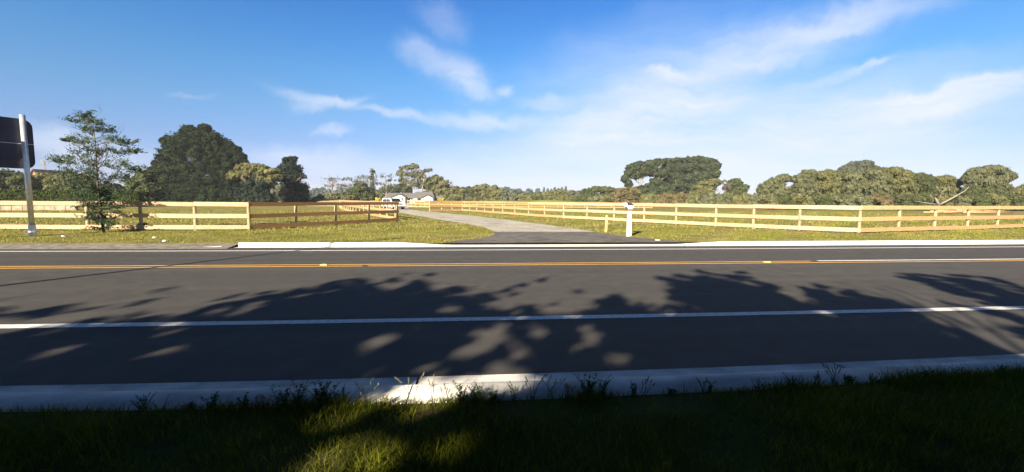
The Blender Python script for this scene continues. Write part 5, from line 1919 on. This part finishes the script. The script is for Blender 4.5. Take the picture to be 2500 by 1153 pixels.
weeds = [
    (350, 1003, .17, 7, 1, 'leafy weed standing alone against the kerb, first from the left'),
    (470, 1000, .09, 5, 1, 'small leafy weed just left of the second leafy weed'),
    (520, 998, .18, 8, 1, 'second tall leafy weed from the left against the kerb'),
    (600, 998, .12, 5, 1, 'thin leafy weed between the two dense weed clumps at the left'),
    (640, 996, .15, 4, 0, 'slender seeding grass stalks left of the dense dark clump'),
    (690, 994, .16, 7, 1, 'leafy weed at the left of the dense dark clump'),
    (735, 992, .20, 9, 1, 'tall dense leafy weed in the dark clump'),
    (790, 992, .24, 12, 1, 'tallest bushy dark weed at the left of the sunlit kerb'),
    (835, 990, .17, 9, 1, 'bushy weed at the right side of the dark clump'),
    (892, 990, .19, 2, 0, 'single thin stalk right of the dark clump'),
    (935, 992, .10, 5, 0, 'short stalks before the sunlit kerb, leftmost'),
    (1006, 985, .22, 2, 0, 'sunlit pale seed stalk at the left of the kerb joint'),
    (1055, 982, .21, 3, 0, 'sunlit seed stalk just right of the kerb joint'),
    (1088, 980, .16, 3, 0, 'pair of seed stalks on the sunlit kerb'),
    (1130, 975, .15, 9, 1, 'leafy weed rising over the sunlit kerb, left of a pair'),
    (1165, 972, .17, 10, 1, 'leafy weed rising over the sunlit kerb, right of a pair'),
    (1205, 972, .12, 5, 1, 'small leafy weed at the middle of the sunlit kerb'),
    (1255, 972, .17, 3, 0, 'seed stalks at the right of the sunlit kerb'),
    (1292, 968, .22, 5, 0, 'tall seeding clump at the right end of the sunlit kerb'),
    (1340, 968, .20, 3, 0, 'thin seed stalk just past the sunlit kerb'),
    (1380, 966, .17, 5, 0, 'seeding grass clump in shade right of the sunlit kerb'),
    (1430, 966, .24, 11, 1, 'tall bushy weed in shade right of the sunlit kerb'),
    (1465, 966, .17, 9, 1, 'bushy weed touching the tall one in the shade'),
    (1545, 964, .16, 6, 1, 'leafy weed standing alone mid right against the kerb'),
    (1570, 964, .18, 4, 0, 'seed stalks beside the leafy weed mid right'),
    (1640, 962, .07, 4, 1, 'tiny leafy weed between the mid right weeds'),
    (1715, 960, .18, 5, 0, 'two tall bent stalks with few leaves, mid right'),
    (1735, 958, .12, 6, 1, 'low leafy weed under the bent stalks'),
    (1845, 952, .17, 5, 1, 'upright weed left of the large leafy one at right'),
    (1930, 948, .16, 11, 1, 'large leafy weed leaning left at the right of the kerb'),
    (1990, 945, .14, 4, 0, 'thin stalks right of the large leafy weed'),
    (2035, 942, .17, 4, 0, 'tall thin stalk near the cracked kerb section'),
    (2070, 940, .10, 6, 1, 'low weed below the cracked kerb section'),
    (2130, 934, .11, 6, 1, 'low leafy weed right of the kerb crack'),
    (2200, 930, .16, 6, 0, 'leaning stalks at the far right of the kerb'),
    (2245, 926, .11, 8, 1, 'leafy tuft at the far right of the kerb'),
    (2340, 918, .13, 6, 0, 'stalk tuft second from the right end of the kerb'),
    (2430, 910, .12, 7, 1, 'leafy tuft nearest the right edge of the kerb'),
]
for i, (px, py, h_, ns, lf_, lab) in enumerate(weeds):
    x, y = at(px, py, .1)
    y = min(y, float(curve_y(np.array(x), NB[0], NB[1])) - .01)
    w_ = empty('weed', (x, y, .098), random.uniform(0, 6))
    tag(w_, lab, 'weed', 'weeds along the near kerb')
    herb(w_, h_ * random.uniform(.75, 1.2), ns + random.choice((0, 2, 5)), 100 + i, .011 + .008 * random.random(), bool(lf_))

# ------------------------------------------------------------------ thin air haze
hz_m = bpy.data.materials.new('haze')
hz_m.use_nodes = True
nt_ = hz_m.node_tree
for n_ in list(nt_.nodes):
    if n_.type == 'BSDF_PRINCIPLED':
        nt_.nodes.remove(n_)
vp = nt_.nodes.new('ShaderNodeVolumePrincipled')
vp.inputs['Color'].default_value = (.86, .92, 1.0, 1)
vp.inputs['Density'].default_value = 0.00026
vp.inputs['Anisotropy'].default_value = 0.0
nt_.links.new(vp.outputs[0], nt_.nodes['Material Output'].inputs['Volume'])
m_ = MB()
m_.box(-1205, 1205, -305, 1205, -1.2, 27)
o = m_.build('haze', hz_m)
tag(o, 'thin pale haze in the air over the whole place', 'haze', kind='stuff')
